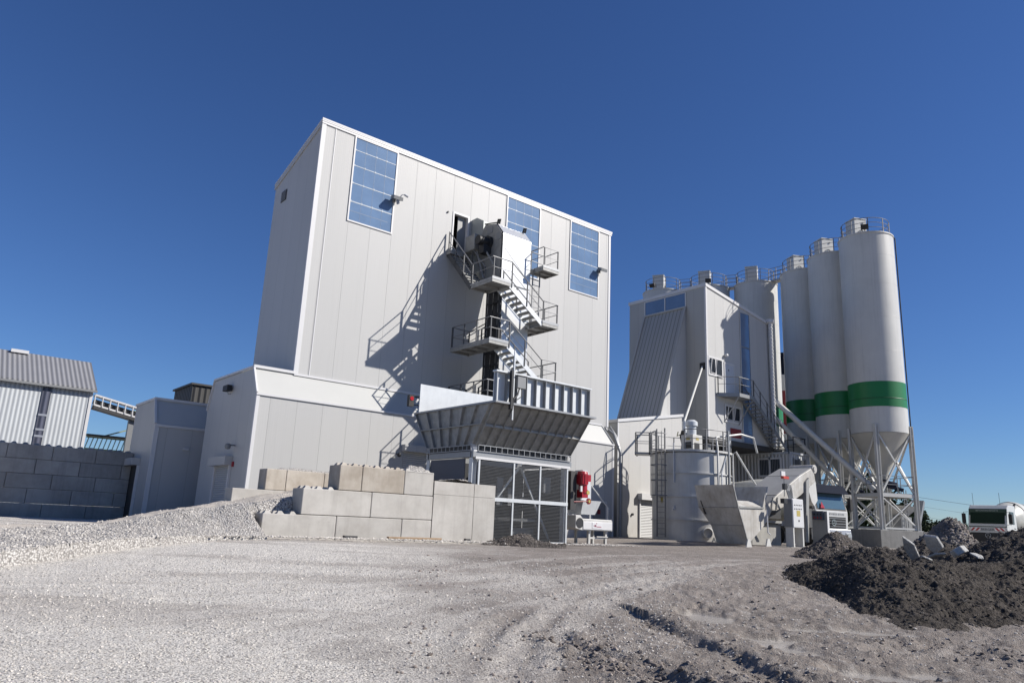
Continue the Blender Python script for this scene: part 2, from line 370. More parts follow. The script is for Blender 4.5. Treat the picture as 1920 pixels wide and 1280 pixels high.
# polar sheet round the camera, fine where the photo looks
dense = np.radians(np.linspace(10, 92, 760)); az0 = np.concatenate([dense, np.radians(np.linspace(93, 369, 140))])
rr = [1.2]
while rr[-1] < 5000: rr.append(rr[-1] * (1.0055 if rr[-1] < 24 else 1.02 if rr[-1] < 60 else 1.06))
rr = np.array(rr); AA, RR = np.meshgrid(az0, rr)
GX = RR * np.cos(AA); GY = RR * np.sin(AA); GZ = ground_z(GX, GY); GZ = np.where(RR > 300, .1, GZ)
na, nr = len(az0), len(rr)
V = np.stack([GX, GY, GZ], -1).reshape(-1, 3)
I = np.arange(nr - 1)[:, None] * na; J = np.arange(na)[None]; J2 = (J + 1) % na
FQ = np.stack([I + J, I + na + J, I + na + J2, I + J2], -1).reshape(-1, 4)
def np_mesh(name, V, Fq, mats, smooth=True):
    me = bpy.data.meshes.new(name); k = Fq.shape[1]
    me.vertices.add(len(V)); me.vertices.foreach_set('co', np.ascontiguousarray(V, dtype=np.float32).ravel())
    me.loops.add(Fq.size); me.loops.foreach_set('vertex_index', np.ascontiguousarray(Fq, dtype=np.int32).ravel())
    me.polygons.add(len(Fq)); me.polygons.foreach_set('loop_start', np.arange(0, Fq.size, k, dtype=np.int32))
    me.polygons.foreach_set('use_smooth', np.full(len(Fq), smooth)); me.update(calc_edges=True); me.validate()
    for m in mats: me.materials.append(m)
    ob = bpy.data.objects.new(name, me); COL.objects.link(ob); return ob
def ground_mat():
    m, nt, b = new_mat('dusty limestone gravel')
    at_ = N(nt, 'ShaderNodeAttribute', attribute_name='soil'); wt = N(nt, 'ShaderNodeAttribute', attribute_name='water')
    pos = N(nt, 'ShaderNodeNewGeometry').outputs['Position']
    lightc = mixrgb(nt, noise(nt, 38, 5, .7, lo=.3, hi=.7), (.64, .61, .56), (.90, .86, .795))
    brown = mixrgb(nt, noise(nt, 30, 5, .7, lo=.3, hi=.7), (.125, .106, .093), (.335, .29, .258))
    c = mixrgb(nt, at_.outputs['Fac'], lightc, brown)
    sk = N(nt, 'ShaderNodeAttribute', attribute_name='streak')
    bl = math_(nt, 'MULTIPLY', noise(nt, 1.6, 6, .7, lo=.42, hi=.68), math_(nt, 'MULTIPLY', at_.outputs['Fac'], .55)); c = mixrgb(nt, bl, c, (.125, .105, .092))
    c = mixrgb(nt, math_(nt, 'MULTIPLY', sk.outputs['Fac'], .55), c, (.33, .29, .26))
    tk_ = N(nt, 'ShaderNodeAttribute', attribute_name='track'); c = mixrgb(nt, math_(nt, 'MULTIPLY', tk_.outputs['Fac'], .5), c, (.66, .625, .58))
    c = mixrgb(nt, math_(nt, 'MULTIPLY', noise(nt, 2.2, 6, .68, lo=.5, hi=.75), .30), c, (.34, .31, .285))
    c = mixrgb(nt, math_(nt, 'MULTIPLY', noise(nt, 5, 5, .6, lo=.52, hi=.72), .30), c, (.82, .80, .77))
    # grit: shade in the gaps between stones painted dark, plus pale chips
    vo = N(nt, 'ShaderNodeTexVoronoi'); nt.links.new(pos, vo.inputs['Vector']); vo.inputs['Scale'].default_value = 42
    vd = N(nt, 'ShaderNodeMapRange'); nt.links.new(vo.outputs['Distance'], vd.inputs[0]); vd.inputs[1].default_value = .50; vd.inputs[2].default_value = .64
    c = mixrgb(nt, math_(nt, 'MULTIPLY', vd.outputs[0], .8), c, (.21, .195, .18))
    c = mixrgb(nt, math_(nt, 'MULTIPLY', wt.outputs['Fac'], .9), c, (.40, .375, .335))
    nt.links.new(c, b.inputs['Base Color'])
    rg = N(nt, 'ShaderNodeMapRange'); nt.links.new(wt.outputs['Fac'], rg.inputs[0]); rg.inputs[1].default_value = .35; rg.inputs[2].default_value = .8; rg.inputs[3].default_value = .9; rg.inputs[4].default_value = .16; nt.links.new(rg.outputs[0], b.inputs['Roughness'])
    b.inputs['Specular IOR Level'].default_value = .25
    h = math_(nt, 'ADD', noise(nt, 60, 4, .7), math_(nt, 'MULTIPLY', vo.outputs['Distance'], -1.3))
    h = math_(nt, 'ADD', h, math_(nt, 'MULTIPLY', noise(nt, 9, 4, .6), 1.2))
    h = math_(nt, 'MULTIPLY', h, math_(nt, 'SUBTRACT', 1., wt.outputs['Fac']))
    bump(nt, b, h, .012, .8)
    return m
ground = np_mesh('ground', V, FQ, [ground_mat()]); tag(ground, None, None, kind='structure')
s_ = FW[0] * GX + FW[1] * GY; c_ = RT[0] * GX + RT[1] * GY
soil = sm(c_ * (1.2 - .02 * s_) + .06 * s_ + 3.0 * fbm(GX, GY, .30, 4, 61) * (1 + .5 * sm(s_, 8, 16)), -1.0, 3.0)
soil = soil + (.55 - soil) * sm(RR, 35, 60); soil = np.clip(soil + .35 * (1 - sm(np.hypot((c_ + 1.65) / .75, (s_ - 9.3) / .75), .5, 1.)), 0, 1)
wat = 1 - sm(pud_d(GX, GY), .75, 1.15)
streak = sm(fbm(c_ * .16 + .02 * s_, s_ * 1.15, 1., 4, 63) + .15 * sm(c_ - .03 * s_, -2, 3), .0, .42) * sm(s_, 9, 12)
TRACKS = [gl((-200, 1082), (300, 1086), (800, 1072), (1300, 1040)), gl((-100, 1112), (400, 1108), (800, 1090), (1250, 1052)), gl((500, 1200), (800, 1135), (1100, 1085), (1420, 1048)), gl((640, 1225), (900, 1150), (1180, 1092), (1440, 1052)), gl((930, 1290), (965, 1200), (1060, 1120), (1280, 1066)), gl((1010, 1290), (1035, 1205), (1120, 1130), (1330, 1072)), gl((-100, 1180), (400, 1150), (900, 1100), (1350, 1060))]
track = np.zeros(GX.shape); edge = np.zeros(GX.shape)
for k, pl in enumerate(TRACKS):
    d, _ = seg_d(GX, GY, pl); d = d + .10 * fbm(GX, GY, .9, 3, 300 + k); br = np.clip(.55 + 1.1 * fbm(GX, GY, .5, 3, 320 + k), 0, 1)
    track = np.maximum(track, (1 - sm(d, .10, .26)) * br); edge = np.maximum(edge, np.exp(-((d - .34) / .09) ** 2) * br)
track *= (1 - sm(RR, 24, 30)); streak = np.clip(streak + .55 * edge * (1 - sm(RR, 24, 30)), 0, 1)
for nm, arr in (('track', track), ('soil', soil), ('water', wat * .8), ('streak', streak)):
    a = ground.data.attributes.new(nm, 'FLOAT', 'POINT'); a.data.foreach_set('value', arr.astype(np.float32).ravel())
# ------------------------------------------------------------------ loader ramp of crushed stone, held by the block walls
def gravel_mat(name, a, b2, sc=24, dark=(.16, .15, .14)):
    m, nt, b = new_mat(name)
    pos = N(nt, 'ShaderNodeNewGeometry').outputs['Position']
    vo = N(nt, 'ShaderNodeTexVoronoi'); nt.links.new(pos, vo.inputs['Vector']); vo.inputs['Scale'].default_value = sc
    sx = N(nt, 'ShaderNodeSeparateColor'); nt.links.new(vo.outputs['Color'], sx.inputs[0])
    c = mixrgb(nt, sx.outputs[0], a, b2)
    vd = N(nt, 'ShaderNodeMapRange'); nt.links.new(vo.outputs['Distance'], vd.inputs[0]); vd.inputs[1].default_value = .35; vd.inputs[2].default_value = .7
    c = mixrgb(nt, math_(nt, 'MULTIPLY', vd.outputs[0], .8), c, dark)
    c = mixrgb(nt, math_(nt, 'MULTIPLY', noise(nt, .9, 5, .6, lo=.4, hi=.7), .45), c, tuple(x * .7 for x in a))
    pk = N(nt, 'ShaderNodeAttribute', attribute_name='packed'); c = mixrgb(nt, pk.outputs['Fac'], c, mixrgb(nt, noise(nt, 12, 5, .7), (.36, .325, .285), (.50, .46, .41)))
    nt.links.new(c, b.inputs['Base Color']); b.inputs['Roughness'].default_value = .92; b.inputs['Specular IOR Level'].default_value = .2
    bump(nt, b, math_(nt, 'MULTIPLY', vo.outputs['Distance'], math_(nt, 'SUBTRACT', pk.outputs['Fac'], 1.)), .035, 1.)
    return m
M['gravel'] = gravel_mat('crushed stone', (.38, .36, .34), (.62, .60, .57))
def grid_mesh(name, x0, x1, nx, y0, y1, ny, fz, m):
    x, y = np.meshgrid(np.linspace(x0, x1, nx), np.linspace(y0, y1, ny)); z = fz(x, y)
    I = np.arange(ny - 1)[:, None] * nx; J = np.arange(nx - 1)[None]
    return np_mesh(name, np.stack([x, y, z], -1).reshape(-1, 3), np.stack([I + J, I + J + 1, I + nx + J + 1, I + nx + J], -1).reshape(-1, 4), [m])
def ramp_h(x, y):
    yc = np.interp(x, [-9, -4, 0, 4.5, 7.3, 8.6, 17.3], [15.5, 17.8, 20.4, 22.6, 23.4, 22.75, 22.75])
    zc = np.interp(x, [-9, -4, 0, 4.5, 7.3, 9.3, 12, 15, 17.3], [-.34, -.2, -.08, .20, .80, 1.16, 1.7, 2.1, 2.2])
    wf = np.interp(x, [-9, 0, 4.5, 7.3, 8.35, 8.5, 17.3], [3.6, 3.6, 3., 2.5, 2.0, .35, .35])
    yb = np.interp(x, [-9, 4, 8.8, 9, 17.3], [yc.min() + 3, 25, 27.3, 27.35, 27.35]); yb = np.maximum(yb, yc + 2.2)
    wb = np.interp(x, [-9, 8.8, 9, 17.3], [3.5, 3.0, .35, .35])
    f = np.clip(1 - (yc - y) / wf, 0, 1) * np.clip(1 - (y - yb) / wb, 0, 1) * np.clip((16.75 - x) / .25, 0, 1)
    f = f * f * (3 - 2 * f) * .35 + f * .65
    gzv = base_z(x, y)
    n = .10 * fbm(x, y, .8, 4, 70) + .05 * fbm(x, y, 4, 3, 71) - .10 * np.exp(-((y - yc - 1.15) / .28) ** 2) - .10 * np.exp(-((y - yc - 3.0) / .28) ** 2) + .07 * np.exp(-((y - yc - .2) / .4) ** 2)
    return gzv + (zc - gzv) * f + np.where(f > .004, n * sm(f, 0, .4), -.6)
ramp = grid_mesh('gravel_ramp', -12, 17.2, 330, 11, 31, 230, ramp_h, M['gravel'])
b = bmesh.new(); b.from_mesh(ramp.data); bmesh.ops.delete(b, geom=[f for f in b.faces if all(v.co.z < float(base_z(v.co.x, v.co.y)) - .5 for v in f.verts)], context='FACES'); b.to_mesh(ramp.data); b.free(); tag(ramp, None, None, kind='structure')
rv = np.zeros(len(ramp.data.vertices) * 3); ramp.data.vertices.foreach_get('co', rv); rv = rv.reshape(-1, 3); yc_ = np.interp(rv[:, 0], [-9, -4, 0, 4.5, 7.3, 8.6, 17.3], [15.5, 17.8, 20.4, 22.6, 23.4, 22.75, 22.75])
a = ramp.data.attributes.new('packed', 'FLOAT', 'POINT'); a.data.foreach_set('value', (sm(rv[:, 1] - yc_ + .25 * fbm(rv[:, 0], rv[:, 1], 1.5, 3, 77), .1, .5) * .85).astype(np.float32))
# ------------------------------------------------------------------ stones lying loose
ICO_V = []; b = bmesh.new(); bmesh.ops.create_icosphere(b, subdivisions=1, radius=1.); ICO_V = np.array([v.co[:] for v in b.verts]); ICO_F = np.array([[v.index for v in f.verts] for f in b.faces]); b.free()
def stones(name, pts, size, m, flat=.65):
    n = len(pts); nv = len(ICO_V)
    var = ICO_V[None] * (1 + .5 * (rng.random((n, nv, 1)) - .5))
    a = rng.random(n) * 6.283; ca, sa = np.cos(a)[:, None], np.sin(a)[:, None]
    ax = 1 + .7 * (rng.random((n, 3)) - .5); ax[:, 2] *= flat
    v = var * ax[:, None, :] * size[:, None, None]
    x = v[..., 0] * ca - v[..., 1] * sa; y = v[..., 0] * sa + v[..., 1] * ca
    tilt = (rng.random((n, 1)) - .5) * 1.0
    P = np.stack([x + pts[:, None, 0], y + pts[:, None, 1], v[..., 2] + x * tilt * .6 + pts[:, None, 2]], -1)
    Fq = (ICO_F[None] + (np.arange(n) * nv)[:, None, None]).reshape(-1, 3)
    return np_mesh(name, P.reshape(-1, 3), Fq, [m], smooth=False)
def stone_mat(name, a, b2):
    m, nt, b = new_mat(name); g = N(nt, 'ShaderNodeNewGeometry')
    nt.links.new(mixrgb(nt, g.outputs['Random Per Island'], a, b2), b.inputs['Base Color']); b.inputs['Roughness'].default_value = .9; b.inputs['Specular IOR Level'].default_value = .2
    return m
M['stone'] = stone_mat('limestone chips', (.37, .345, .315), (.62, .588, .54))
M['stone_b'] = stone_mat('brown grey clods', (.16, .137, .12), (.38, .335, .30))
M['stone_r'] = stone_mat('ramp stones', (.33, .31, .29), (.56, .535, .50))
def scatter(n, a0, a1, r0, r1, pw, keep):
    a = np.radians(rng.uniform(a0, a1, n)); r = r0 * (r1 / r0) ** (rng.random(n) ** pw); x = r * np.cos(a); y = r * np.sin(a)
    k = keep(x, y, r); x, y, r = x[k], y[k], r[k]; return x, y, r
cfun = lambda x, y: RT[0] * x + RT[1] * y
sfun = lambda x, y: FW[0] * x + FW[1] * y
x, y, r = scatter(90000, 10, 92, 3.3, 17, 1.0, lambda x, y, r: (rng.random(len(x)) < (.32 + .68 * sm(-cfun(x, y) + .2 * sfun(x, y) + 2.5 * fbm(x, y, .5, 3, 81), -2.2, 2.2)) * (.35 + .65 * sm(fbm(x, y, .9, 3, 83), -.25, .2))) & (pud_d(x, y) > 1.3))
sz = .0045 + .011 * rng.random(len(x)) ** 3.5; sz *= 1 + .5 * sm(r, 7, 14)
o = stones('loose_gravel', np.stack([x, y, ground_z(x, y) + sz * .12], -1), sz, M['stone']); tag(o, 'loose pale limestone chips strewn over the dusty yard', 'gravel', kind='stuff')
x, y, r = scatter(9000, 10, 62, 3.3, 18, 1.0, lambda x, y, r: (cfun(x, y) > -1.2 + fbm(x, y, .6, 2, 85) * 2) & (pud_d(x, y) > 1.2) & (rng.random(len(x)) < .25 + 1.4 * np.clip(fbm(x, y, 1.1, 3, 87) + .1, 0, 1)))
sz = .007 + .03 * rng.random(len(x)) ** 4
o = stones('mud_clods', np.stack([x, y, ground_z(x, y) + sz * .2], -1), sz, M['stone_b']); tag(o, 'brown crumbs of dried mud lying on the rutted ground', 'mud clods', kind='stuff')
# bigger clods thrown up along the ruts and over the churned corner
cx, cy, cs = [], [], []
for pl, n_, wd, s0 in ((RUTS2[0], 420, .30, .030), (RUTS2[1], 260, .22, .026), (RUT, 300, .16, .018), (RUTS2[4], 320, .35, .022)):
    for _ in range(n_):
        k = rng.integers(0, len(pl) - 1); t = rng.random(); cx.append(pl[k][0] + (pl[k + 1][0] - pl[k][0]) * t + rng.normal(0, wd)); cy.append(pl[k][1] + (pl[k + 1][1] - pl[k][1]) * t + rng.normal(0, wd)); cs.append(s0 * (.3 + 1.3 * rng.random() ** 3))
cx, cy, cs = map(np.array, (cx, cy, cs)); M['clod_r'] = stone_mat('rut clods', (.11, .094, .083), (.27, .235, .21))
o = stones('rut_clods', np.stack([cx, cy, ground_z(cx, cy) + cs * .15], -1), cs, M['clod_r'], .75); tag(o, 'dark brown clods thrown up along the wheel ruts', 'mud clods', kind='stuff')
n = 60000; x = rng.uniform(-9, 16.6, n); y = rng.uniform(13, 28, n); h = ramp_h(x, y); ycx = np.interp(x, [-9, -4, 0, 4.5, 7.3, 8.6, 17.3], [15.5, 17.8, 20.4, 22.6, 23.4, 22.75, 22.75]); k = (h > base_z(x, y) - .08) & (np.hypot(x, y) < 30) & (rng.random(n) < np.where(y < ycx + .2, .95, .12)); x, y, h = x[k], y[k], h[k]
sz = .012 + .022 * rng.random(len(x)) ** 2
o = stones('ramp_stones', np.stack([x, y, h + sz * .15], -1), sz, M['stone_r'], .8); tag(o, 'crushed stones covering the grey ramp beside the block wall', 'gravel', kind='stuff')
n = 5000; x = rng.uniform(5, 24, n); y = 21.3 + rng.normal(0, .35, n); sz = .012 + .03 * rng.random(n) ** 3
o = stones('wall_foot_gravel', np.stack([x, y, ground_z(x, y) + sz * .2], -1), sz, M['stone']); tag(o, 'strip of loose stones along the foot of the block wall', 'gravel', kind='stuff')
# ------------------------------------------------------------------ heaps of excavated earth
def soil_mat(name, a, b2, sc=16, bd=.035):
    m, nt, b = new_mat(name)
    c = mixrgb(nt, noise(nt, sc, 6, .7), a, b2); c = mixrgb(nt, math_(nt, 'MULTIPLY', noise(nt, .8, 5, .6), .5), c, a)
    nt.links.new(c, b.inputs['Base Color']); b.inputs['Roughness'].default_value = .95; b.inputs['Specular IOR Level'].default_value = .15
    pos = N(nt, 'ShaderNodeNewGeometry').outputs['Position']; vo = N(nt, 'ShaderNodeTexVoronoi'); nt.links.new(pos, vo.inputs['Vector']); vo.inputs['Scale'].default_value = sc * 1.4
    bump(nt, b, math_(nt, 'ADD', noise(nt, sc, 6, .7), math_(nt, 'MULTIPLY', vo.outputs['Distance'], -.8)), bd, 1.); return m
M['soil_dark'] = soil_mat('damp dark earth', (.04, .035, .031), (.155, .137, .122))
M['soil_brown'] = soil_mat('grey brown earth', (.075, .066, .06), (.17, .153, .14))
M['soil_mid'] = soil_mat('dark grey brown earth', (.05, .044, .04), (.16, .143, .13))
M['soil_gravel'] = soil_mat('grey demolition gravel', (.13, .122, .114), (.32, .30, .28), 12)
def loft(name, front, ridge, m, label, nc=150, nrow=60, amp=.12, seed=0, back=1.3, prof=.85):
    Fp = np.array([f[:] for f in front], float); Rp = np.array([q[:] for q in ridge], float)
    t = np.linspace(0, 1, nc); tt = np.linspace(0, 1, len(Fp))
    def ip(A):
        o = np.stack([np.interp(t, tt, A[:, i]) for i in range(3)], -1)
        for _ in range(4): o[1:-1] = (o[:-2] + 2 * o[1:-1] + o[2:]) / 4
        return o
    Fi, Ri = ip(Fp), ip(Rp); Bi = Ri + (Ri - Fi) * back; Bi[:, 2] = base_z(Bi[:, 0], Bi[:, 1]) - .15
    rows = []
    for v in np.linspace(0, 1, nrow): q = v ** prof; P = Fi + (Ri - Fi) * v; P[:, 2] = Fi[:, 2] + (Ri[:, 2] - Fi[:, 2]) * q; rows.append((P, min(1, v * 4)))
    for v in np.linspace(0, 1, nrow // 2)[1:]: P = Ri + (Bi - Ri) * v; P[:, 2] = Ri[:, 2] + (Bi[:, 2] - Ri[:, 2]) * (3 * v * v - 2 * v ** 3); rows.append((P, 1 - v * .6))
    out = []
    for P, k in rows:
        nz = amp * (1.3 * fbm(P[:, 0], P[:, 1], .42, 2, 260 + seed) + fbm(P[:, 0], P[:, 1], 1.1, 5, 200 + seed, .6) + .40 * fbm(P[:, 0], P[:, 1], 4.3, 4, 230 + seed, .6))
        Q = P.copy(); Q[:, 2] += nz * k * 1.3; Q[:, 0] += nz * k * .5 * FW[0] * -1; Q[:, 1] += nz * k * .5 * FW[1] * -1; out.append(Q)
    A = np.array(out); nr_ = len(out); I = np.arange(nr_ - 1)[:, None] * nc; J = np.arange(nc - 1)[None]
    o = np_mesh(name, A.reshape(-1, 3), np.stack([I + J, I + J + 1, I + nc + J + 1, I + nc + J], -1).reshape(-1, 4), [M[m]])
    tag(o, label, 'earth heap'); return A
def dz(p, d=.12): return Vector((p.x, p.y, p.z - d))
def ridge_of(front, rl):
    out = []
    for f, (px, py, wd) in zip(front, rl):
        out.append(atd(px, py + 9, math.hypot(f.x, f.y) + wd))
    return out
fr = [dz(gp(*p)) for p in ((1438, 1081), (1490, 1098), (1560, 1128), (1620, 1160), (1700, 1182), (1790, 1190), (1850, 1186), (1925, 1176), (2010, 1165))]
A1 = loft('earth_heap', fr, ridge_of(fr, [(1446, 1079, .4), (1484, 1046, 1.7), (1545, 1029, 3.0), (1605, 1024, 3.4), (1660, 1033, 3.6), (1720, 1044, 3.8), (1800, 1050, 3.6), (1920, 1044, 3.8), (2010, 1036, 4)]), 'soil_dark',
          'large dark heap of damp lumpy earth in the right foreground', 420, 150, .13, 1)
def heap(name, outline, dist, depth, m, label, amp=.1, seed=0, nc=110, nrow=46):
    ridge = [atd(px, py, dist + dd) for px, py, dd in outline]
    front = []
    for p in ridge:
        q = Vector((p.x, p.y, 0)) * ((dist - depth) / math.hypot(p.x, p.y)); front.append(Vector((q.x, q.y, float(base_z(q.x, q.y)) - .15)))
    return loft(name, front, ridge, m, label, nc, nrow, amp, seed)
A2 = heap('earth_heap', [(1770, 1046, 0), (1800, 1034, 0), (1835, 1012, 0), (1875, 997, 0), (1920, 987, 0), (1990, 980, 0), (2060, 1000, 0)], 21, 4.5, 'soil_mid', 'dark brown earth heap in front of the right hand mixer truck', .17, 2)
A3 = heap('gravel_heap', [(1690, 1034, 0), (1715, 1012, 0), (1745, 998, 0), (1782, 981, 0), (1804, 981, 0), (1818, 1002, 0), (1850, 1034, 0)], 30, 3.2, 'soil_gravel', 'grey gravel heap with a pointed top beside the mixer truck', .2, 3)
A4 = heap('earth_heap', [(1490, 1036, 0), (1520, 1022, 0), (1552, 1001, 0), (1568, 998, 0), (1592, 1016, 0), (1640, 1034, 0)], 28.5, 2.2, 'soil_brown', 'small brown dirt pile leaning against the grey switch board', .14, 4)
A5 = heap('earth_heap', [(1560, 1044, 0), (1590, 1030, 0), (1630, 1028, 0), (1680, 1034, 0), (1730, 1024, 0), (1790, 1034, 0), (1840, 1046, 0)], 22, 3.5, 'soil_mid', 'low grey brown mound of rubble soil below the silo plinth', .2, 5)
A6 = heap('earth_heap', [(905, 1021, 0), (940, 1015, 0), (962, 1009, 0), (985, 1006, 0), (1005, 1015, 0), (1062, 1022, 0)], 26.6, 1.2, 'soil_brown', 'little heap of brown gravel at the foot of the wire mesh cage', .13, 6, 80, 24)
# clods on the heaps
pts = []; szs = []
for A, n, mm in ((A1, 9000, .013), (A2, 2500, .022), (A5, 1500, .03)):
    i = rng.integers(2, A.shape[0] - 8, n); j = rng.integers(1, A.shape[1] - 1, n); P = A[i, j] + rng.normal(0, .05, (n, 3)) * np.array([1, 1, .2]); pts.append(P); szs.append(mm * (.45 + 1.6 * rng.random(n) ** 3))
M['clod'] = stone_mat('dark earth clods', (.03, .027, .025), (.11, .10, .092))
o = stones('earth_clods', np.concatenate(pts), np.concatenate(szs), M['clod'], .8); tag(o, 'crumbling clods scattered over the dark earth heaps', 'clods', kind='stuff')
pts = []; szs = []
for A, n, mm in ((A3, 2600, .034), (A4, 1200, .022)):
    i = rng.integers(2, A.shape[0] - 8, n); j = rng.integers(1, A.shape[1] - 1, n); pts.append(A[i, j] + rng.normal(0, .03, (n, 3)) * np.array([1, 1, .2])); szs.append(mm * (.4 + 1.4 * rng.random(n) ** 3))
i = rng.integers(1, A6.shape[0] - 4, 900); j = rng.integers(1, A6.shape[1] - 1, 900); o = stones('heap_pebbles', A6[i, j] + rng.normal(0, .02, (900, 3)), .015 * (.4 + 1.6 * rng.random(900) ** 3), M['stone_b'], .8); tag(o, 'brown pebbles on the little heap before the mesh cage', 'stones', kind='stuff')
o = stones('heap_stones', np.concatenate(pts), np.concatenate(szs), M['stone_b'], .8); tag(o, 'brown grey stones lying on the smaller heaps', 'stones', kind='stuff')
# broken slabs
SLABS = [((1708, 1029), 19.5, (.95, .55, .16), (.5, .75, .3), 'pointed grey concrete slab tilted up, leftmost of the rubble'), ((1752, 1020), 20.0, (.85, .6, .2), (.9, .35, .8), 'upright broken concrete slab with a bright edge, highest of the rubble'),
         ((1757, 1040), 18.8, (.55, .35, .12), (.15, .3, 1.4), 'flat pale concrete fragment in front of the upright slab'), ((1797, 1034), 19.2, (.55, .5, .38), (.2, .5, 2.2), 'blocky grey concrete lump with a white face'),
         ((1835, 1042), 18.9, (.6, .4, .1), (.1, -.2, .6), 'flat light concrete plate, rightmost of the rubble'), ((1738, 1046), 18.3, (.6, .4, .1), (.25, .2, .2), 'thin broken plate half buried in dark earth below the rubble')]
for k, ((px, py), d, dim, rot, lab) in enumerate(SLABS):
    mb = MB(); rs = random.Random(40 + k); c = atd(px, py, d)
    n = 5; ring = [(dim[0] * math.cos(6.283 * i / n + .3 * k) * rs.uniform(.65, 1.2), dim[1] * math.sin(6.283 * i / n + .3 * k) * rs.uniform(.65, 1.2)) for i in range(n)]
    mb.prism([(a_, b_, -dim[2] / 2 + rs.uniform(-.04, .04)) for a_, b_ in ring], (0.06, .04, dim[2]))
    Rm = Matrix.Rotation(rot[2], 4, 'Z') @ Matrix.Rotation(rot[1], 4, 'Y') @ Matrix.Rotation(rot[0], 4, 'X')
    mb.v = [tuple((Rm @ Vector(v)) * .40) for v in mb.v]
    o = mb.build('concrete_rubble', 'rubble', local=True, loc=c, bevel=.02); tag(o, lab, 'rubble')
# ------------------------------------------------------------------ production hall
def wall_holes(mb, o, u, v, W, H, holes):
    """rectangular wall o + a*u + b*v with rectangular openings (a0,b0,a1,b1)"""
    o, u, v = Vector(o), Vector(u), Vector(v)
    As = sorted({0, W, *[h[0] for h in holes], *[h[2] for h in holes]}); Bs = sorted({0, H, *[h[1] for h in holes], *[h[3] for h in holes]})
    for a0, a1 in zip(As[:-1], As[1:]):
        for b0, b1 in zip(Bs[:-1], Bs[1:]):
            am, bm = (a0 + a1) / 2, (b0 + b1) / 2
            if any(h[0] < am < h[2] and h[1] < bm < h[3] for h in holes): continue
            mb.quad(o + u * a0 + v * b0, o + u * a1 + v * b0, o + u * a1 + v * b1, o + u * a0 + v * b1)
XL, XR, YF, YB = 12.25, 31.55, 30.0, 35.1
hall = thing('production_hall', 'tall pale grey metal clad production hall with three blue windows high on its front', 'industrial building', (21, 30, 0))
mb = MB(); DX0, DX1, DZ0, DZ1 = 19.86, 20.74, 14.05, 16.30
mb.use(0); wall_holes(mb, (XL, YF, 6.3), (1, 0, 0), (0, 0, 1), XR - XL, 18.66 - 6.3, [(DX0 - XL, DZ0 - 6.3, DX1 - XL, DZ1 - 6.3)])
mb.use(1)
for x in (XL, XR): mb.quad((x, YF, 6.3), (x, YB, 6.3), (x, YB, 17.08), (x, YF, 18.66))
mb.use(0); mb.quad((XL, YB, 6.3), (XR, YB, 6.3), (XR, YB, 17.08), (XL, YB, 17.08))
mb.build('upper_wall', ['panel_x', 'panel_y'], hall, fixn=False)
mb = MB(); mb.hexa([(XL - .06, YF - .07, 18.62), (XR + .14, YF - .07, 18.62), (XR + .14, YB + .1, 17.04), (XL - .06, YB + .1, 17.04)], [(XL - .06, YF - .07, 18.70), (XR + .14, YF - .07, 18.70), (XR + .14, YB + .1, 17.12), (XL - .06, YB + .1, 17.12)])
mb.box(XL - .05, YF - .05, 18.44, XR + .1, YF - .012, 18.53); mb.box(XL - .06, YF - .06, 18.545, XR + .12, YF - .012, 18.61)
mb.build('roof', 'white', hall)
mb = MB(); mb.prism([(XL - .05, YF - .01, 18.60), (XL - .05, YB + .08, 17.03), (XL - .05, YB + .08, 16.80), (XL - .05, YF - .01, 18.36)], (.04, 0, 0)); mb.build('eave_trim', 'panel_y', hall)
each(hall, 'corner_trim', 'white', [bx(XL - .035, YF - .03, 6.6, XL + .17, YF - .004, 18.43).box(XL - .035, YF - .0039, 6.62, XL - .004, YF + .06, 18.3), bx(XR - .12, YF - .03, 6.5, XR + .035, YF - .004, 18.43), bx(XL + .66, YF - .018, 6.62, XL + .70, YF - .004, 18.43)])
# doorway high up
mb = MB(); mb.box(DX0 - .08, YF - .03, DZ0, DX0, YF + .22, DZ1 + .1); mb.box(DX1, YF - .03, DZ0, DX1 + .1, YF + .22, DZ1 + .1); mb.box(DX0, YF - .03, DZ1, DX1, YF + .22, DZ1 + .1); fr_ = mb.build('door_frame', 'white', hall)
mb = MB(); mb.box(DX0, YF + .9, DZ0, DX1, YF + .94, DZ1); mb.box(DX0 - .03, YF + .0, DZ0 - .04, DX1 + .03, YF + .94, DZ0); mb.box(DX0 - .04, YF + .23, DZ0, DX0, YF + .94, DZ1); mb.build('doorway', 'dark', hall)
mb = MB(); mb.box(DX0 + .38, YF + .18, DZ0, DX1, YF + .22, DZ1 - .02); dl = mb.build('door', 'grey', hall); MB().box(DX0 + .44, YF + .13, 15.0, DX0 + .5, YF + .18, 15.06).build('handle', 'chrome', dl)
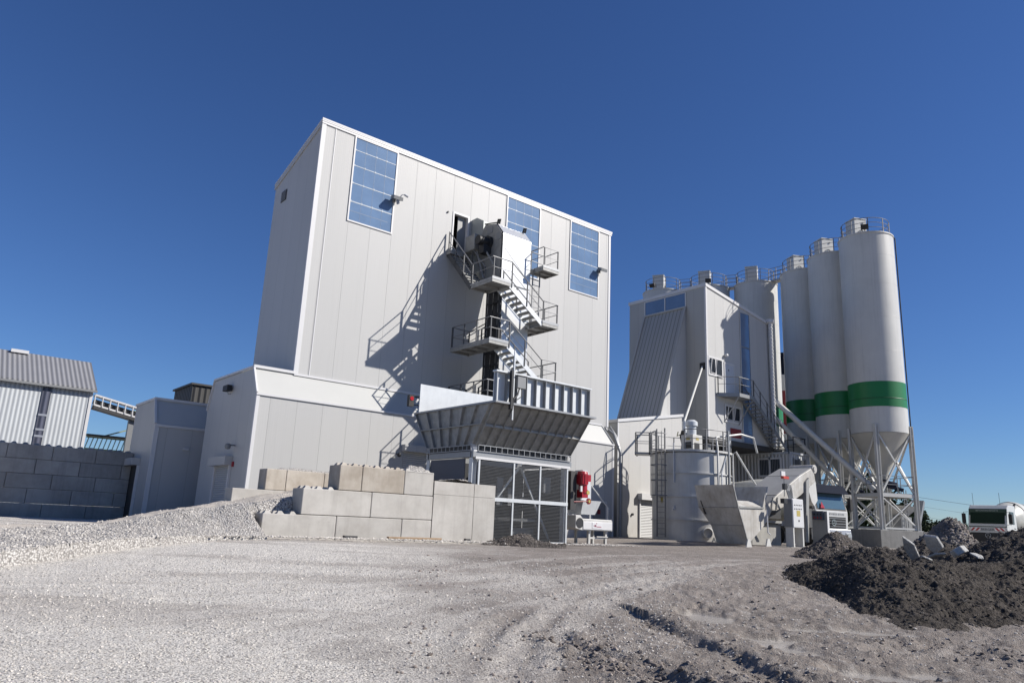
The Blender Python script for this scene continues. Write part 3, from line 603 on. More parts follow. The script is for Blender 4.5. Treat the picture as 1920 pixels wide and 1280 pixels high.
def hall_window(x0, x1, z0, z1):
    mb = MB(); mb.box(x0, YF - .012, z0, x1, YF - .004, z1); wn = mb.build('window', 'poly', hall)
    f = MB(); t = .07
    f.box(x0 - t, YF - .045, z0 - t, x1 + t, YF - .005, z0); f.box(x0 - t, YF - .045, z1, x1 + t, YF - .005, z1 + .05); f.box(x0 - t, YF - .045, z0, x0, YF - .005, z1); f.box(x1, YF - .045, z0, x1 + t, YF - .005, z1); f.build('frame', 'white', wn)
    g = MB()
    for zz, h in ((17.72, .035), (16.92, .04), (16.02, .045), (15.08, .06)):
        g.box(x0, YF - .02, zz, x1, YF - .0125, zz + h)
        for k in range(5):
            xx = x0 + (x1 - x0) * (k + .02) / 4.05; g.box(xx, YF - .026, zz - .02, xx + .06, YF - .0205, zz + h + .03)
    g.build('glazing_bars', 'poly_line', wn)
    g = MB(); g.box(x0, YF - .0165, 14.62, x1 - .2, YF - .0122, 14.66)
    for k in (1, 2, 3):
        xx = x0 + (x1 - x0) * k / 4; g.box(xx - .008, YF - .0165, z0, xx + .008, YF - .0122, 14.6); g.box(xx - .008, YF - .0165, 14.7, xx + .008, YF - .0122, z1)
    g.build('sheet_joints', mat('faint sheet joint', (.19, .28, .43), .3, dirt=.1), wn)
hall_window(13.99, 16.24, 14.17, 18.38); hall_window(23.36, 25.70, 14.17, 18.38); hall_window(28.2, 30.5, 14.17, 18.38)
# lower storey with its sloping white band
LX0, LX1, LY0, LY1 = 10.55, 31.32, 29.3, 35.45
mb = MB(); SX0, SX1, SZ1 = 17.5, 20.6, 4.0
mb.use(0); mb.quad((LX0, LY0, -.3), (LX1, LY0, -.3), (LX1, LY0, 5.42), (LX0, LY0, 5.42)); mb.quad((LX0, LY1, -.3), (LX1, LY1, -.3), (LX1, LY1, 5.25), (LX0, LY1, 5.25)); mb.use(1)
for x in (LX0, LX1): mb.quad((x, LY0, -.3), (x, LY1, -.3), (x, LY1, 5.25), (x, 34.9, 6.55), (x, 30.0, 6.55), (x, LY0, 5.42))
mb.build('lower_wall', ['panel_low', 'panel_y'], hall, fixn=False)
mb = MB(); mb.quad((LX0, LY0, 5.42), (LX1, LY0, 5.42), (LX1 - .35, 29.985, 6.55), (LX0, 29.985, 6.55)); mb.quad((LX0, LY1, 5.25), (LX1, LY1, 5.25), (LX1, 34.9, 6.55), (LX0, 34.9, 6.55)); mb.quad((LX0, 30., 6.551), (XL + .02, 30., 6.551), (XL + .02, 34.9, 6.551), (LX0, 34.9, 6.551)); mb.build('sloping_band', 'band', hall, fixn=False)
mb = MB(); mb.box(LX0 - .05, LY0 - .06, 5.36, LX1 + .04, LY0 - .004, 5.44); mb.bar((LX0 - .03, LY0 - .03, 5.46), (LX0 - .03, 29.97, 6.58), .07, .09); mb.bar((LX1 - .0, LY0 - .03, 5.46), (LX1 - .33, 29.97, 6.55), .07, .05)
mb.box(LX0 - .06, 29.9, 6.56, XL - .04, 30.05, 6.68); mb.box(XL - .03, 29.9, 6.5, LX1 - .36, 29.965, 6.60); mb.box(LX0 - .06, 30.06, 6.57, LX0 + .04, 34.95, 6.66)
mb.box(LX0 - .035, LY0 - .03, -.3, LX0 + .10, LY0 - .004, 5.35); mb.box(LX1 - .1, LY0 - .03, -.3, LX1 + .035, LY0 - .004, 5.35); mb.box(LX0 - .035, LY0 - .003, -.3, LX0 - .004, LY0 + .1, 5.38)
mb.bar((LX0 - .03, 34.93, 6.58), (LX0 - .03, LY1 + .02, 5.25), .07, .06); mb.build('flashing', 'white', hall)
# side roller door, lamps, camera
mb = MB(); mb.box(LX0 - .02, 31.35, -.2, LX0 - .005, 33.05, 2.68); rd = mb.build('roller_door', 'shutter', hall)
mb = MB(); mb.box(LX0 - .32, 31.2, 2.62, LX0 - .005, 33.3, 2.98); mb.build('hood', 'panel_y', rd); each(rd, 'guide_rail', 'white', [bx(LX0 - .09, 31.22, -.2, LX0 - .005, 31.34, 2.61), bx(LX0 - .09, 33.06, -.2, LX0 - .005, 33.2, 2.61)])
mb = MB(); mb.box(LX0 - .28, 32.25, 5.83, LX0 - .06, 32.85, 6.08); mb.box(LX0 - .06, 32.45, 5.9, LX0 - .004, 32.65, 6.0); fl = mb.build('wall_lamp', 'dark', hall, bevel=.02); MB().tube([(LX0 - .15, 32.5, 5.83), (LX0 - .14, 32.45, 5.68), (LX0 - .03, 32.4, 5.72)], .012, 6).build('cable', 'black', fl)
mb = MB(); mb.tube([(LX0, 31.1, 3.42), (LX0 - .22, 31.1, 3.42)], .03, 8); mb.lathe([(.0, -.13), (.1, -.1), (.13, 0), (.1, .1), (0, .13)], (LX0 - .3, 31.1, 3.36), 14); mb.build('dome_camera', 'grey', hall, smooth=True)
MB().box(LX0 - .06, 30.95, 2.55, LX0 - .005, 31.09, 2.75).build('fire_button', 'red', hall)
mb = MB(); mb.box(XL - .03, 33.5, 15.76, XL - .004, 34.12, 16.32); vh = mb.build('vent_hatch', 'charcoal', hall)
v2 = MB()
for k in range(6): v2.box(XL - .05, 33.54, 15.8 + k * .086, XL - .031, 34.08, 15.83 + k * .086)
v2.build('louvre', 'grey', vh)
mb = MB(); mb.box(SX0, LY0 - .02, -.2, SX1, LY0 - .005, SZ1 - .25); rd = mb.build('roller_door', 'shutter', hall); MB().box(SX0 - .1, LY0 - .3, SZ1 - .25, SX1 + .1, LY0 - .005, SZ1 + .05).build('hood', 'panel_low', rd)
mb = MB(); mb.lathe([(0, -.1), (.08, -.07), (.1, 0), (.08, .07), (0, .1)], (17.15, LY0 - .25, 3.55), 12); mb.tube([(17.15, LY0, 3.6), (17.15, LY0 - .25, 3.6)], .025, 6); mb.build('dome_camera', 'dark', hall, smooth=True)
dp = [at(1116, 928, 'Y', LY0), at(1147, 1004, 'Y', LY0)]
mb = MB(); mb.box(29.65, LY0 - .04, .05, 30.7, LY0 - .005, 2.12); sdoor = mb.build('side_door', 'grey', hall); MB().box(29.58, LY0 - .06, .05, 29.65, LY0 - .005, 2.2).box(30.7, LY0 - .06, .05, 30.77, LY0 - .005, 2.2).box(29.65, LY0 - .06, 2.12, 30.7, LY0 - .005, 2.2).build('frame', 'white', sdoor); MB().box(30.05, LY0 - .05, 1.5, 30.28, LY0 - .041, 1.74).build('warning_sign', 'red2', sdoor)
def floodlight(x, z, camera=False):
    mb = MB(); c = Vector((x, YF - .34, z)); mb.hexa([c + Vector(q) for q in ((-.26, -.16, -.12), (.26, -.16, -.12), (.26, .16, .0), (-.26, .16, .0))], [c + Vector(q) for q in ((-.24, -.2, .04), (.24, -.2, .04), (.24, .12, .16), (-.24, .12, .16))])
    mb.box(x - .05, YF - .24, z + .02, x + .05, YF - .1, z + .06); mb.box(x - .06, YF - .14, z - .12, x + .06, YF - .004, z + .14); f = mb.build('floodlight', 'grey', hall)
    mb = MB(); mb.hexa([c + Vector(q) for q in ((-.22, -.163, -.135), (.22, -.163, -.135), (.22, .13, -.025), (-.22, .13, -.025))], [c + Vector(q) for q in ((-.22, -.16, -.122), (.22, -.16, -.122), (.22, .13, -.012), (-.22, .13, -.012))]); mb.build('lens', 'darkpane', f)
    if camera:
        mb = MB(); mb.tube([(x + .3, YF, z + .2), (x + .3, YF - .12, z + .25), (x + .36, YF - .2, z + .36), (x + .5, YF - .24, z + .38)], .025, 7); mb.tube([(x + .46, YF - .24, z + .38), (x + .62, YF - .34, z + .27)], .06, 10); mb.build('security_camera', 'white', hall)
floodlight(16.25, 15.86, True); floodlight(30.55, 15.85)
mb = MB(); mb.cyl((19.45, YF - .06, 16.25), .05, .06, 12, (0, 1, 0)); mb.build('wall_lamp', 'dark', hall)
# drain pipes in the gap to the annex
mb = MB(); mb.tube([(31.75, 30.4, 6.5), (31.75, 29.7, 6.1), (31.85, 29.25, 5.0), (31.85, 29.22, .05)], .09, 10); mb.tube([(32.05, 30.3, 6.6), (32.0, 29.75, 6.0), (32.12, 29.4, 4.9), (32.12, 29.4, .05)], .07, 10); o = mb.build('drain_pipe', 'galv', hall, smooth=True)
# ------------------------------------------------------------------ outside stair
stair = thing('outside_staircase', 'galvanised steel staircase winding up the front of the hall to a high door', 'staircase', (21.5, 26, 0))
def railing(pts, m='rail', parent=None, h=1.1, r=.028, post=.055, posts=True, name='railing', deep=.05):
    mb = MB(); pts = [Vector(p) for p in pts]
    mb.tube([p + Vector((0, 0, h)) for p in pts], r, 8); mb.tube([p + Vector((0, 0, h * .55)) for p in pts], r * .6, 6)
    for i, (p, q) in enumerate(zip(pts[:-1], pts[1:])):
        L = (q - p).length; n = max(1, round(L / 1.15)); d = (q - p).normalized()
        for k in range(n + (1 if i == len(pts) - 2 else 0)):
            b_ = p + (q - p) * (k / n); b_ = b_ + d * (.05 if k == 0 else 0)
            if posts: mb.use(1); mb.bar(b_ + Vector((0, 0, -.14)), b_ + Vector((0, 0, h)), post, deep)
    return mb.build(name, [m, 'rail_shade' if m == 'rail' else m], parent)
def landing(x0, y0, x1, y1, z, parent, name='landing'):
    mb = MB(); mb.box(x0, y0, z - .03, x1, y1, z)
    for a in ((x0, y0, x1, y0 + .05), (x0, y1 - .05, x1, y1), (x0, y0 + .05, x0 + .05, y1 - .05), (x1 - .05, y0 + .05, x1, y1 - .05)): mb.box(a[0], a[1], z - .14, a[2], a[3], z - .032)
    n = max(1, int((y1 - y0) / 1.0))
    for k in range(1, n + 1): yy = y0 + (y1 - y0) * k / (n + 1); mb.box(x0 + .05, yy - .025, z - .14, x1 - .05, yy + .025, z - .032)
    l = mb.build(name, 'galv_d', parent)
    t = MB(); t.box(x0 - .012, y0 - .012, z + .002, x1 + .012, y0 - .002, z + .13); t.box(x0 - .012, y0, z + .002, x0 - .002, y1, z + .09); t.build('toe_board', 'galv', l)
    return l
def flight(p, q, side, wd, n, parent, m='galv_b'):
    """treads from p (top) to q (bottom), centre line; side = unit vector across"""
    p, q, side = Vector(p), Vector(q), Vector(side); mb = MB(); d = (q - p)
    for s in (-1, 1): mb.bar(p + side * s * wd / 2 + Vector((0, 0, -.08)), q + side * s * wd / 2 + Vector((0, 0, -.08)), .03, .24)
    f = mb.build('flight', m, parent); t = MB(); run = Vector((d.x, d.y, 0)); run_n = run.normalized(); tr = run.length / n
    for k in range(n):
        c = p + d * ((k + .5) / n); a = c - run_n * tr * .55 - side * (wd / 2 - .03); 
        t.hexa([a + Vector((0, 0, -.05)), a + run_n * tr * 1.1 + Vector((0, 0, -.05)), a + run_n * tr * 1.1 + side * (wd - .06) + Vector((0, 0, -.05)), a + side * (wd - .06) + Vector((0, 0, -.05))],
               [a, a + run_n * tr * 1.1, a + run_n * tr * 1.1 + side * (wd - .06), a + side * (wd - .06)])
    t.build('treads', 'galv_d', f); return f
L = [11.75, 8.83, 5.91, 2.99]; Rz = [10.28, 7.37, 4.45, 1.53]; YE = 29.1
landing(19.55, 26.0, 20.66, 27.75, L[0], stair); [landing(19.55, 26.0, 20.66, YE, z, stair) for z in L[1:]]
for z in Rz: landing(22.72, 26.0, 23.76, YE, z, stair)
for k in (0, 1, 2, 3):
    flight((20.66, 26.5, L[k]), (22.74, 26.5, Rz[k]), (0, 1, 0), .9, 8, stair); flight((22.74, 28.66, Rz[k]), (20.66, 28.66, L[k + 1] if k < 3 else .1), (0, 1, 0), .84, 8, stair)
    railing([(19.58, 27.7 if k == 0 else YE - .05, L[k]), (19.58, 26.03, L[k]), (20.7, 26.03, L[k]), (22.72, 26.03, Rz[k]), (23.73, 26.03, Rz[k]), (23.73, YE - .05, Rz[k])], parent=stair)
    if k < 3: railing([(22.8, YE - .03, Rz[k]), (20.66, YE - .03, L[k + 1]), (19.6, YE - .03, L[k + 1])], parent=stair); railing([(20.72, 28.25, L[k + 1]), (22.7, 28.25, Rz[k])], parent=stair)
    railing([(20.9, 26.95, L[k] - .15), (22.72, 26.95, Rz[k])], parent=stair)
flight((20.0, 29.9, 14.05), (20.0, 27.7, L[0]), (1, 0, 0), .88, 12, stair, 'rail_shade'); railing([(19.57, 29.88, 14.05), (19.57, 27.7, L[0])], parent=stair)
railing([(20.46, 29.0, 13.12), (20.46, 27.85, L[0] + .15)], parent=stair)
landing(19.5, 29.55, 20.7, 29.98, 14.04, stair)
# service platform right of the elevator with a ladder
PZ = 13.35; PX0, PX1, PY0, PY1 = 23.12, 24.2, 26.55, 27.6
landing(PX0, PY0, PX1, PY1, PZ, stair, 'service_platform'); railing([(PX0 + .03, PY1, PZ), (PX0 + .03, PY0 + .03, PZ), (PX1 - .03, PY0 + .03, PZ), (PX1 - .03, PY1, PZ), (PX0, PY1, PZ)], parent=stair)
mb = MB()
for s in (0, .46): mb.bar((23.05 + s, 27.25, Rz[0]), (23.05 + s, 27.25, PZ + .05), .05, .05)
for k in range(10): mb.bar((23.05, 27.25, Rz[0] + .25 + k * .29), (23.51, 27.25, Rz[0] + .25 + k * .29), .03, .03)
mb.build('ladder', 'rail', stair)
mb = MB()
for x, y in ((20.85, 27.02), (22.96, 28.15)): mb.bar((x, y, .0), (x, y, L[0] - .05), .13, .13)
mb.build('support_column', 'dark', stair)
mb = MB()
for k in range(12): mb.box(20.80, 27.12, 4.9 + k * .62, 20.86, 28.05, 5.0 + k * .62)
for yy in (27.5, 28.0): mb.box(20.78, yy, 4.6, 20.84, yy + .06, 12.2)
mb.build('lattice_bracing', 'dark', stair)
# ------------------------------------------------------------------ bucket elevator
elev = thing('bucket_elevator', 'tall silver bucket elevator with a rounded head rising between the stairs', 'bucket elevator', (21.9, 28, 0))
EX0, EX1 = 20.98, 22.9
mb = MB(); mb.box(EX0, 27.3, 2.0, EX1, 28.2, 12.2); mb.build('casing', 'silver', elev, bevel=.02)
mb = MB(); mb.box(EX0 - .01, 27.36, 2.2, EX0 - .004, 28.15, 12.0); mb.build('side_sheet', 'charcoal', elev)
prof = [(27.25, 12.2), (27.25, 14.78), (27.80, 15.42), (28.75, 15.62), (28.95, 15.4), (29.4, 14.2), (28.9, 12.2)]
mb = MB(); mb.prism([(EX0, y, z) for y, z in prof], (EX1 - EX0, 0, 0)); hd = mb.build('head', 'silver', elev, bevel=.05)
mb = MB(); mb.prism([(EX0 - .012, y + (.05 if y < 28 else -.05), z) for y, z in prof], (.008, 0, 0)); mb.build('side_plate', mat('olive grey side plate', (.42, .42, .40), .5, .2, dirt=.3, dscale=3), hd)
mb = MB(); mb.tube([(EX0 - .02, 27.22, 12.3), (EX0 - .02, 27.22, 14.8), (EX0 - .02, 27.78, 15.46), (EX0 - .02, 28.75, 15.66)], .035, 6); mb.build('edge_seal', 'black', hd)
for (y0, z0, y1, z1) in ((28.05, 15.0, 28.5, 15.35), (27.35, 14.5, 27.72, 14.9)): MB().box(EX0 - .03, y0, z0, EX0 - .013, y1, z1).build('vent_grille', 'grey', hd)
mb = MB(); mb.box(EX0 + .0, 27.243, 14.18, EX1, 27.249, 14.21); mb.bar((EX0 + .1, 27.246, 14.1), (EX1 - .1, 27.246, 12.6), .02, .006); mb.bar((EX1 - .1, 27.246, 14.1), (EX0 + .5, 27.246, 12.4), .02, .006); mb.build('sheet_seams', 'galv', hd)
mb = MB()
for x in (EX0 + .1, EX1 - .12): mb.tube([(x, 27.7, 15.4), (x, 27.62, 15.62), (x, 27.78, 15.66), (x, 27.86, 15.45)], .05, 8)
mb.build('lifting_eye', 'black', hd)
mb = MB(); mb.prism([(EX0 - .0, 28.9, 13.2), (EX0, 28.9, 15.9), (EX0, 29.5, 16.25), (EX0, 29.97, 16.25), (EX0, 29.97, 13.0)], (1.5, 0, 0)); mb.build('discharge_chute', mat('grey green chute sheet', (.50, .53, .52), .4, .2, dirt=.15), elev)
mb = MB(); mb.cyl((EX0 - .75, 28.3, 14.5), .24, .55, 20, (1, 0, 0)); mb.cyl((EX0 - .2, 28.3, 14.5), .34, .2, 20, (1, 0, 0)); mb.box(EX0 - .5, 28.1, 13.85, EX0 - .02, 28.5, 14.3); dm = mb.build('drive_motor', 'dark', elev, smooth=True)
mb = MB(); mb.box(EX0 - .62, 28.75, 14.15, EX0 - .02, 29.55, 15.0); mb.build('belt_guard', 'galv_d', elev, bevel=.03)
mb = MB(); mb.bar((EX0 - .35, 28.3, 14.2), (EX0 - .05, 27.6, 13.0), .08, .08); mb.bar((EX0 - .35, 28.9, 14.2), (EX0 - .05, 28.6, 12.7), .08, .08); mb.build('motor_bracket', 'galv_d', elev)
mb = MB(); mb.box(EX1 + .01, 27.5, 12.3, EX1 + .1, 28.6, 14.6); mb.build('side_duct', 'galv', elev)
# ------------------------------------------------------------------ receiving hopper on its cage
hop = thing('receiving_hopper', 'large galvanised steel hopper with ribbed flared walls above the wire mesh cage', 'hopper', (19.5, 24, 0))
B0 = [(17.0, 23.2), (22.0, 23.2), (22.0, 26.4), (17.0, 26.4)]; T0 = [(16.87, 22.0), (21.98, 22.0), (21.98, 27.3), (16.87, 27.3)]; ZB, ZT = 3.70, 5.18
mb = MB()
for i in range(4):
    a, b_, c, d = B0[i], B0[(i + 1) % 4], T0[(i + 1) % 4], T0[i]; mb.quad((*a, ZB), (*b_, ZB), (*c, ZT), (*d, ZT))
o = mb.build('hopper_body', 'galv_d', hop); md = o.modifiers.new('s', 'SOLIDIFY'); md.thickness = .03; md.offset = 0; body_o = o
def lerp3(p, q, t): return Vector(p) + (Vector(q) - Vector(p)) * t
mb = MB()
for k in range(12):
    t = k / 11; p = lerp3((*B0[0], ZB), (*B0[1], ZB), t); q = lerp3((*T0[0], ZT), (*T0[1], ZT), t); off = Vector((0, -.09, -.07)); mb.prism([p, q, q + off, p + off], (.022, 0, 0))
p, q = lerp3((*B0[0], ZB), (*T0[0], ZT), .5), lerp3((*B0[1], ZB), (*T0[1], ZT), .5); mb.bar(p + Vector((0, -.05, -.04)), q + Vector((0, -.05, -.04)), .05, .10)
for k in range(7):
    t = k / 6; p = lerp3((*B0[0], ZB), (*B0[3], ZB), t); q = lerp3((*T0[0], ZT), (*T0[3], ZT), t); off = Vector((-.13, 0, 0)); mb.prism([p, q, q + off, p + off], (0, .022, 0))
    p = lerp3((*B0[1], ZB), (*B0[2], ZB), t); q = lerp3((*T0[1], ZT), (*T0[2], ZT), t); mb.prism([p, q, q - off, p - off], (0, .022, 0))
p, q = lerp3((*B0[0], ZB), (*T0[0], ZT), .5), lerp3((*B0[3], ZB), (*T0[3], ZT), .5); mb.bar(p + Vector((-.07, 0, 0)), q + Vector((-.07, 0, 0)), .13, .04)
mb.build('stiffening_ribs', 'galv_d', hop)
mb = MB(); z = ZT
mb.box(16.75, 21.66, z, 22.1, 22.02, z + .07); mb.box(16.75, 27.24, z, 22.1, 27.42, z + .07); mb.box(16.75, 22.03, z, 16.92, 27.23, z + .07); mb.box(21.93, 22.03, z, 22.1, 27.23, z + .07); mb.build('top_rim', 'galv', hop)
mb = MB(); mb.box(16.88, 21.99, ZT + .072, 21.9, 22.03, 6.38); ext = mb.build('front_extension_wall', 'galv_b', hop)
mb = MB()
for k in range(11): x = 16.9 + 4.96 * k / 10; mb.box(x, 21.83, ZT + .08, x + .02, 21.985, 6.36)
mb.build('ribs', 'galv', ext)
mb = MB(); mb.box(16.84, 21.8, 6.39, 21.96, 22.06, 6.45); mb.build('flange', 'galv_b', ext)
mb = MB(); mb.box(16.9, 27.25, ZT + .072, 22.0, 27.29, 6.52); mb.build('rear_wall', 'galv_b', hop)
mb = MB(); mb.box(21.92, 22.04, ZT + .072, 21.96, 27.24, 5.9); mb.build('side_wall', 'galv_b', hop)
mb = MB()
for x, y in ((17.05, 23.3), (21.9, 23.3), (17.05, 26.3), (21.9, 26.3)):
    mb = MB(); mb.box(x - .11, y - .11, -.1, x - .085, y + .11, 3.2).box(x + .085, y - .11, -.1, x + .11, y + .11, 3.2).box(x - .085, y - .012, -.1, x + .085, y + .012, 3.2); mb.build('column', 'galv_b', hop)
mb = MB()
for a, b_ in (((16.9, 23.17, 3.32), (22.1, 23.17, 3.32)), ((16.9, 26.35, 3.32), (22.1, 26.35, 3.32)), ((16.97, 23.3, 3.32), (16.97, 26.2, 3.32)), ((22.0, 23.3, 3.32), (22.0, 26.2, 3.32))): mb.bar(a, b_, .14, .22)
mb.build('frame_beam', 'galv', hop)
mb = MB(); mb.box(17.02, 23.22, 3.44, 21.98, 23.25, 3.70); mb.box(17.02, 23.26, 3.44, 17.05, 26.3, 3.70); mb.box(17.02, 26.31, 3.44, 21.98, 26.34, 3.70); mb.build('skirt', 'charcoal', hop)
mb = MB(); mb.box(17.0, 23.06, 3.14, 22.0, 23.085, 3.24); mb.build('cage_header', 'white', hop)
mb = MB()
for z in (3.45, 3.68): mb.bar((17.1, 23.06, z), (22.02, 23.06, z), .03, .03)
for k in range(18): x = 17.1 + k * 4.92 / 17; mb.bar((x, 23.06, 3.45), (x, 23.06, 3.68), .025, .025)
for z in (3.47, 3.66): mb.bar((16.86, 23.2, z), (16.86, 26.4, z), .03, .03)
for k in range(12): y = 23.2 + k * 3.2 / 11; mb.bar((16.86, y, 3.47), (16.86, y, 3.66), .025, .025)
mb.build('cable_tray', 'galv', hop)
mb = MB(); mb.box(16.98, 23.75, .4, 17.02, 26.15, 3.18); mb.build('side_cover', 'bluegrey', hop); MB().box(16.96, 23.2, 3.42, 17.15, 23.4, 3.72).build('junction_box', 'white', hop)
mb = MB(); mb.box(17.1, 26.0, .0, 21.9, 26.05, 3.2); mb.build('shade_backing', 'dark', hop); bx(17.1, 23.4, .02, 21.9, 25.98, .05).build('floor_plate', 'charcoal', hop); bx(21.93, 23.45, .1, 21.95, 26.0, 3.15).build('shade_screen', 'charcoal', hop)  # backing and floor coloured dark as inner shade; side screen added to block sun
cx = [17.2] + [at(px, 940, 'Y', 23.1).x for px in (961, 1011)] + [21.86]
fr_ = MB()
for x in cx: fr_.box(x - .035, 23.07, .06, x + .035, 23.13, 3.12)
fr_.box(17.2, 23.05, 1.60, 21.9, 23.069, 1.74); fr_.box(17.2, 23.08, .04, 21.9, 23.12, .12); fr_.build('cage_frame', 'galv_b', hop)
for i in range(3):
    for z0, z1 in ((.12, 1.6), (1.74, 3.1)): MB().box(cx[i] + .036, 23.098, z0, cx[i + 1] - .036, 23.102, z1).build('mesh_panel', 'wire', hop)
mb = MB(); 
for a, b_ in (((18.2, 24.0, 1.0), (20.0, 24.0, 3.1)), ((20.0, 24.0, 3.1), (21.7, 24.0, .2)), ((18.3, 24.12, 1.0), (20.1, 24.12, 3.1)), ((20.15, 24.12, 3.1), (21.85, 24.12, .2))): mb.bar(a, b_, .07, .05)
mb.build('brace', 'galv_b', hop)
mb = MB(); mb.box(17.4, 24.3, 1.72, 21.8, 25.4, 1.9); mb.box(17.4, 24.3, .9, 21.8, 24.4, 1.02); 
for k in range(9): mb.cyl((17.6 + k * .5, 24.35, 1.66), .06, 1.0, 10, (0, 1, 0))
mb.build('feed_belt', 'charcoal', hop)
mb = MB(); mb.box(20.1, 24.6, .3, 21.4, 24.65, .62); mb.box(18.3, 24.6, .95, 18.8, 25.2, 1.3); mb.box(19.9, 24.2, .9, 21.1, 24.25, 1.0); mb.box(19.0, 24.2, 1.5, 19.3, 24.25, 2.6); mb.box(19.6, 24.2, 1.5, 19.85, 24.25, 2.2); mb.box(21.1, 23.7, 2.1, 21.5, 23.85, 2.75); mb.box(17.9, 24.4, .3, 18.3, 24.45, .6); mb.build('control_boxes', 'grey', hop)
# mast with control box on the extension wall, signal lamp at the back
mb = MB(); mb.bar((17.62, 21.72, 4.6), (17.62, 21.72, 7.3), .05, .05); ms_ = mb.build('mast', 'galv_b', hop); mb = MB(); mb.box(17.74, 21.62, 5.85, 18.16, 21.78, 6.32); mb.box(17.70, 21.58, 6.33, 18.2, 21.78, 6.36); mb.build('switch_box', 'grey', ms_, bevel=.02)
mb = MB(); mb.bar((17.5, 21.7, 5.0), (17.5, 21.7, 6.5), .14, .1); mb.tube([(17.9, 21.7, 5.86), (17.8, 21.66, 5.6), (17.6, 21.66, 5.4), (17.55, 21.66, 5.0), (17.45, 21.7, 4.7)], .035, 6); mb.tube([(18.0, 21.7, 5.86), (18.0, 21.66, 5.55), (17.7, 21.64, 5.35)], .02, 6); mb.build('cable', 'dark', ms_)
tl = MB(); tl.box(16.48, 27.42, 5.52, 16.72, 27.6, 6.0); tl = tl.build('signal_lamp', 'black', hop); MB().cyl((16.60, 27.40, 5.86), .09, .02, 16, (0, 1, 0)).build('red_lens', mat('red signal lens', (.6, .02, .02), .2), tl)
mb = MB(); mb.bar((16.7, 27.5, 5.95), (17.1, 27.35, 5.95), .05, .05); mb.bar((16.7, 27.5, 5.6), (17.1, 27.35, 5.6), .04, .04); mb.build('bracket', 'dark', tl)
# ------------------------------------------------------------------ white belt feeder with the red gear motor
fd = thing('belt_feeder', 'white belt feeder with red gear motor and logo plate, right of the mesh cage', 'machine', (24.5, 24.4, 0))
mb = MB(); mb.prism([(23.45, 24.15, 1.28), (23.75, 24.15, 1.28), (23.9, 24.15, 1.14), (25.75, 24.15, 1.14), (25.8, 24.15, 1.08), (25.8, 24.15, .64), (23.85, 24.15, .64), (23.45, 24.15, .72)], (0, 1.3, 0)); mb.build('body', 'paint', fd, bevel=.02)
mb = MB(); mb.box(23.9, 24.12, .68, 25.76, 24.145, 1.02); mb.build('front_cover', 'white', fd, bevel=.01); MB().box(24.45, 24.105, .74, 25.1, 24.119, 1.0).build('logo_plate', mat('clean white plate', (.88, .88, .9), .4, dirt=0), fd)
text('HB', .13, 'letter_r', fd, lm((24.62, 24.1, .85), (1, 0, 0), (0, 0, 1), fd)); MB().box(24.70, 24.1, .935, 24.74, 24.104, .975).build('logo_mark', 'red', fd); MB().box(24.72, 24.1, .80, 25.02, 24.104, .83).build('logo_line', 'letter_r', fd)
mb = MB(); mb.hexa([(23.95, 24.35, 1.34), (24.85, 24.35, 1.34), (24.85, 25.2, 1.34), (23.95, 25.2, 1.34)], [(23.95, 24.2, 1.95), (25.1, 24.2, 1.95), (25.1, 25.3, 1.95), (23.95, 25.3, 1.95)]); mb.build('inlet_hopper', 'galv_b', fd)
mb = MB(); mb.box(23.95, 24.4, 1.96, 24.58, 25.0, 3.02); mb.prism([(24.0, 24.42, 3.02), (24.56, 24.42, 3.02), (24.4, 24.42, 3.3), (24.1, 24.42, 3.3)], (0, .5, 0)); mb.build('column_casing', 'galv_b', fd)
mb = MB(); mb.box(23.25, 24.3, 1.5, 23.6, 24.9, 3.2); mb.build('drive_frame', 'charcoal', fd)
mt = MB(); mt.cyl((23.86, 24.2, 2.62), .25, .48, 22); mt.lathe([(.25, 0), (.22, .1), (.0, .14)], (23.86, 24.2, 3.1), 22); mt.box(24.05, 24.05, 2.78, 24.26, 24.3, 3.08); mt.cyl((23.9, 24.2, 2.25), .2, .36, 20); mt.box(23.72, 24.05, 2.05, 24.08, 24.4, 2.4); mt = mt.build('gear_motor', 'red', fd, smooth=True)
fi = MB()
for k in range(14): a = k * 6.283 / 14; fi.bar((23.86 + .255 * math.cos(a), 24.2 + .255 * math.sin(a), 2.66), (23.86 + .255 * math.cos(a), 24.2 + .255 * math.sin(a), 3.05), .02, .03)
fi.build('cooling_fins', 'red', mt); MB().box(23.55, 23.98, 2.3, 23.66, 24.05, 2.55).build('type_plate', 'white', mt)
mb = MB(); mb.cyl((23.7, 24.13, .95), .22, .05, 20, (0, 1, 0)); mb.build('end_roller', 'dark', fd)
mb = MB()
for x in (24.42, 25.5): mb.box(x, 24.3, .0, x + .09, 24.42, .66); mb.box(x, 25.1, .0, x + .09, 25.22, .66)
mb.box(24.52, 24.32, .28, 25.49, 24.4, .36); mb.box(24.9, 24.25, .36, 25.62, 24.29, .4); mb.build('leg', 'paint', fd)
mb = MB(); mb.cyl((23.1, 23.0, 1.86), .13, .05, 16, (0, 1, 0)); mb.tube([(22.2, 23.0, 1.8), (23.1, 23.02, 1.86)], .025, 6); mb.build('pull_cord_switch', 'red2', fd); MB().cyl((23.1, 22.97, 1.86), .06, .03, 14, (0, 1, 0)).cyl((23.05, 23.0, 2.22), .09, .04, 14, (0, 1, 0)).build('switch_knob', 'yellow', fd)
hr = thing('hand_rail', 'short sloping white handrail by the grey side door', 'handrail', (28.5, 28.4, 0)); mb = MB(); p0, p1 = at(1107, 908, 'Y', 28.2), at(1142, 954, 'Y', 28.2); p1 = Vector((p1.x, 28.2, p1.z))
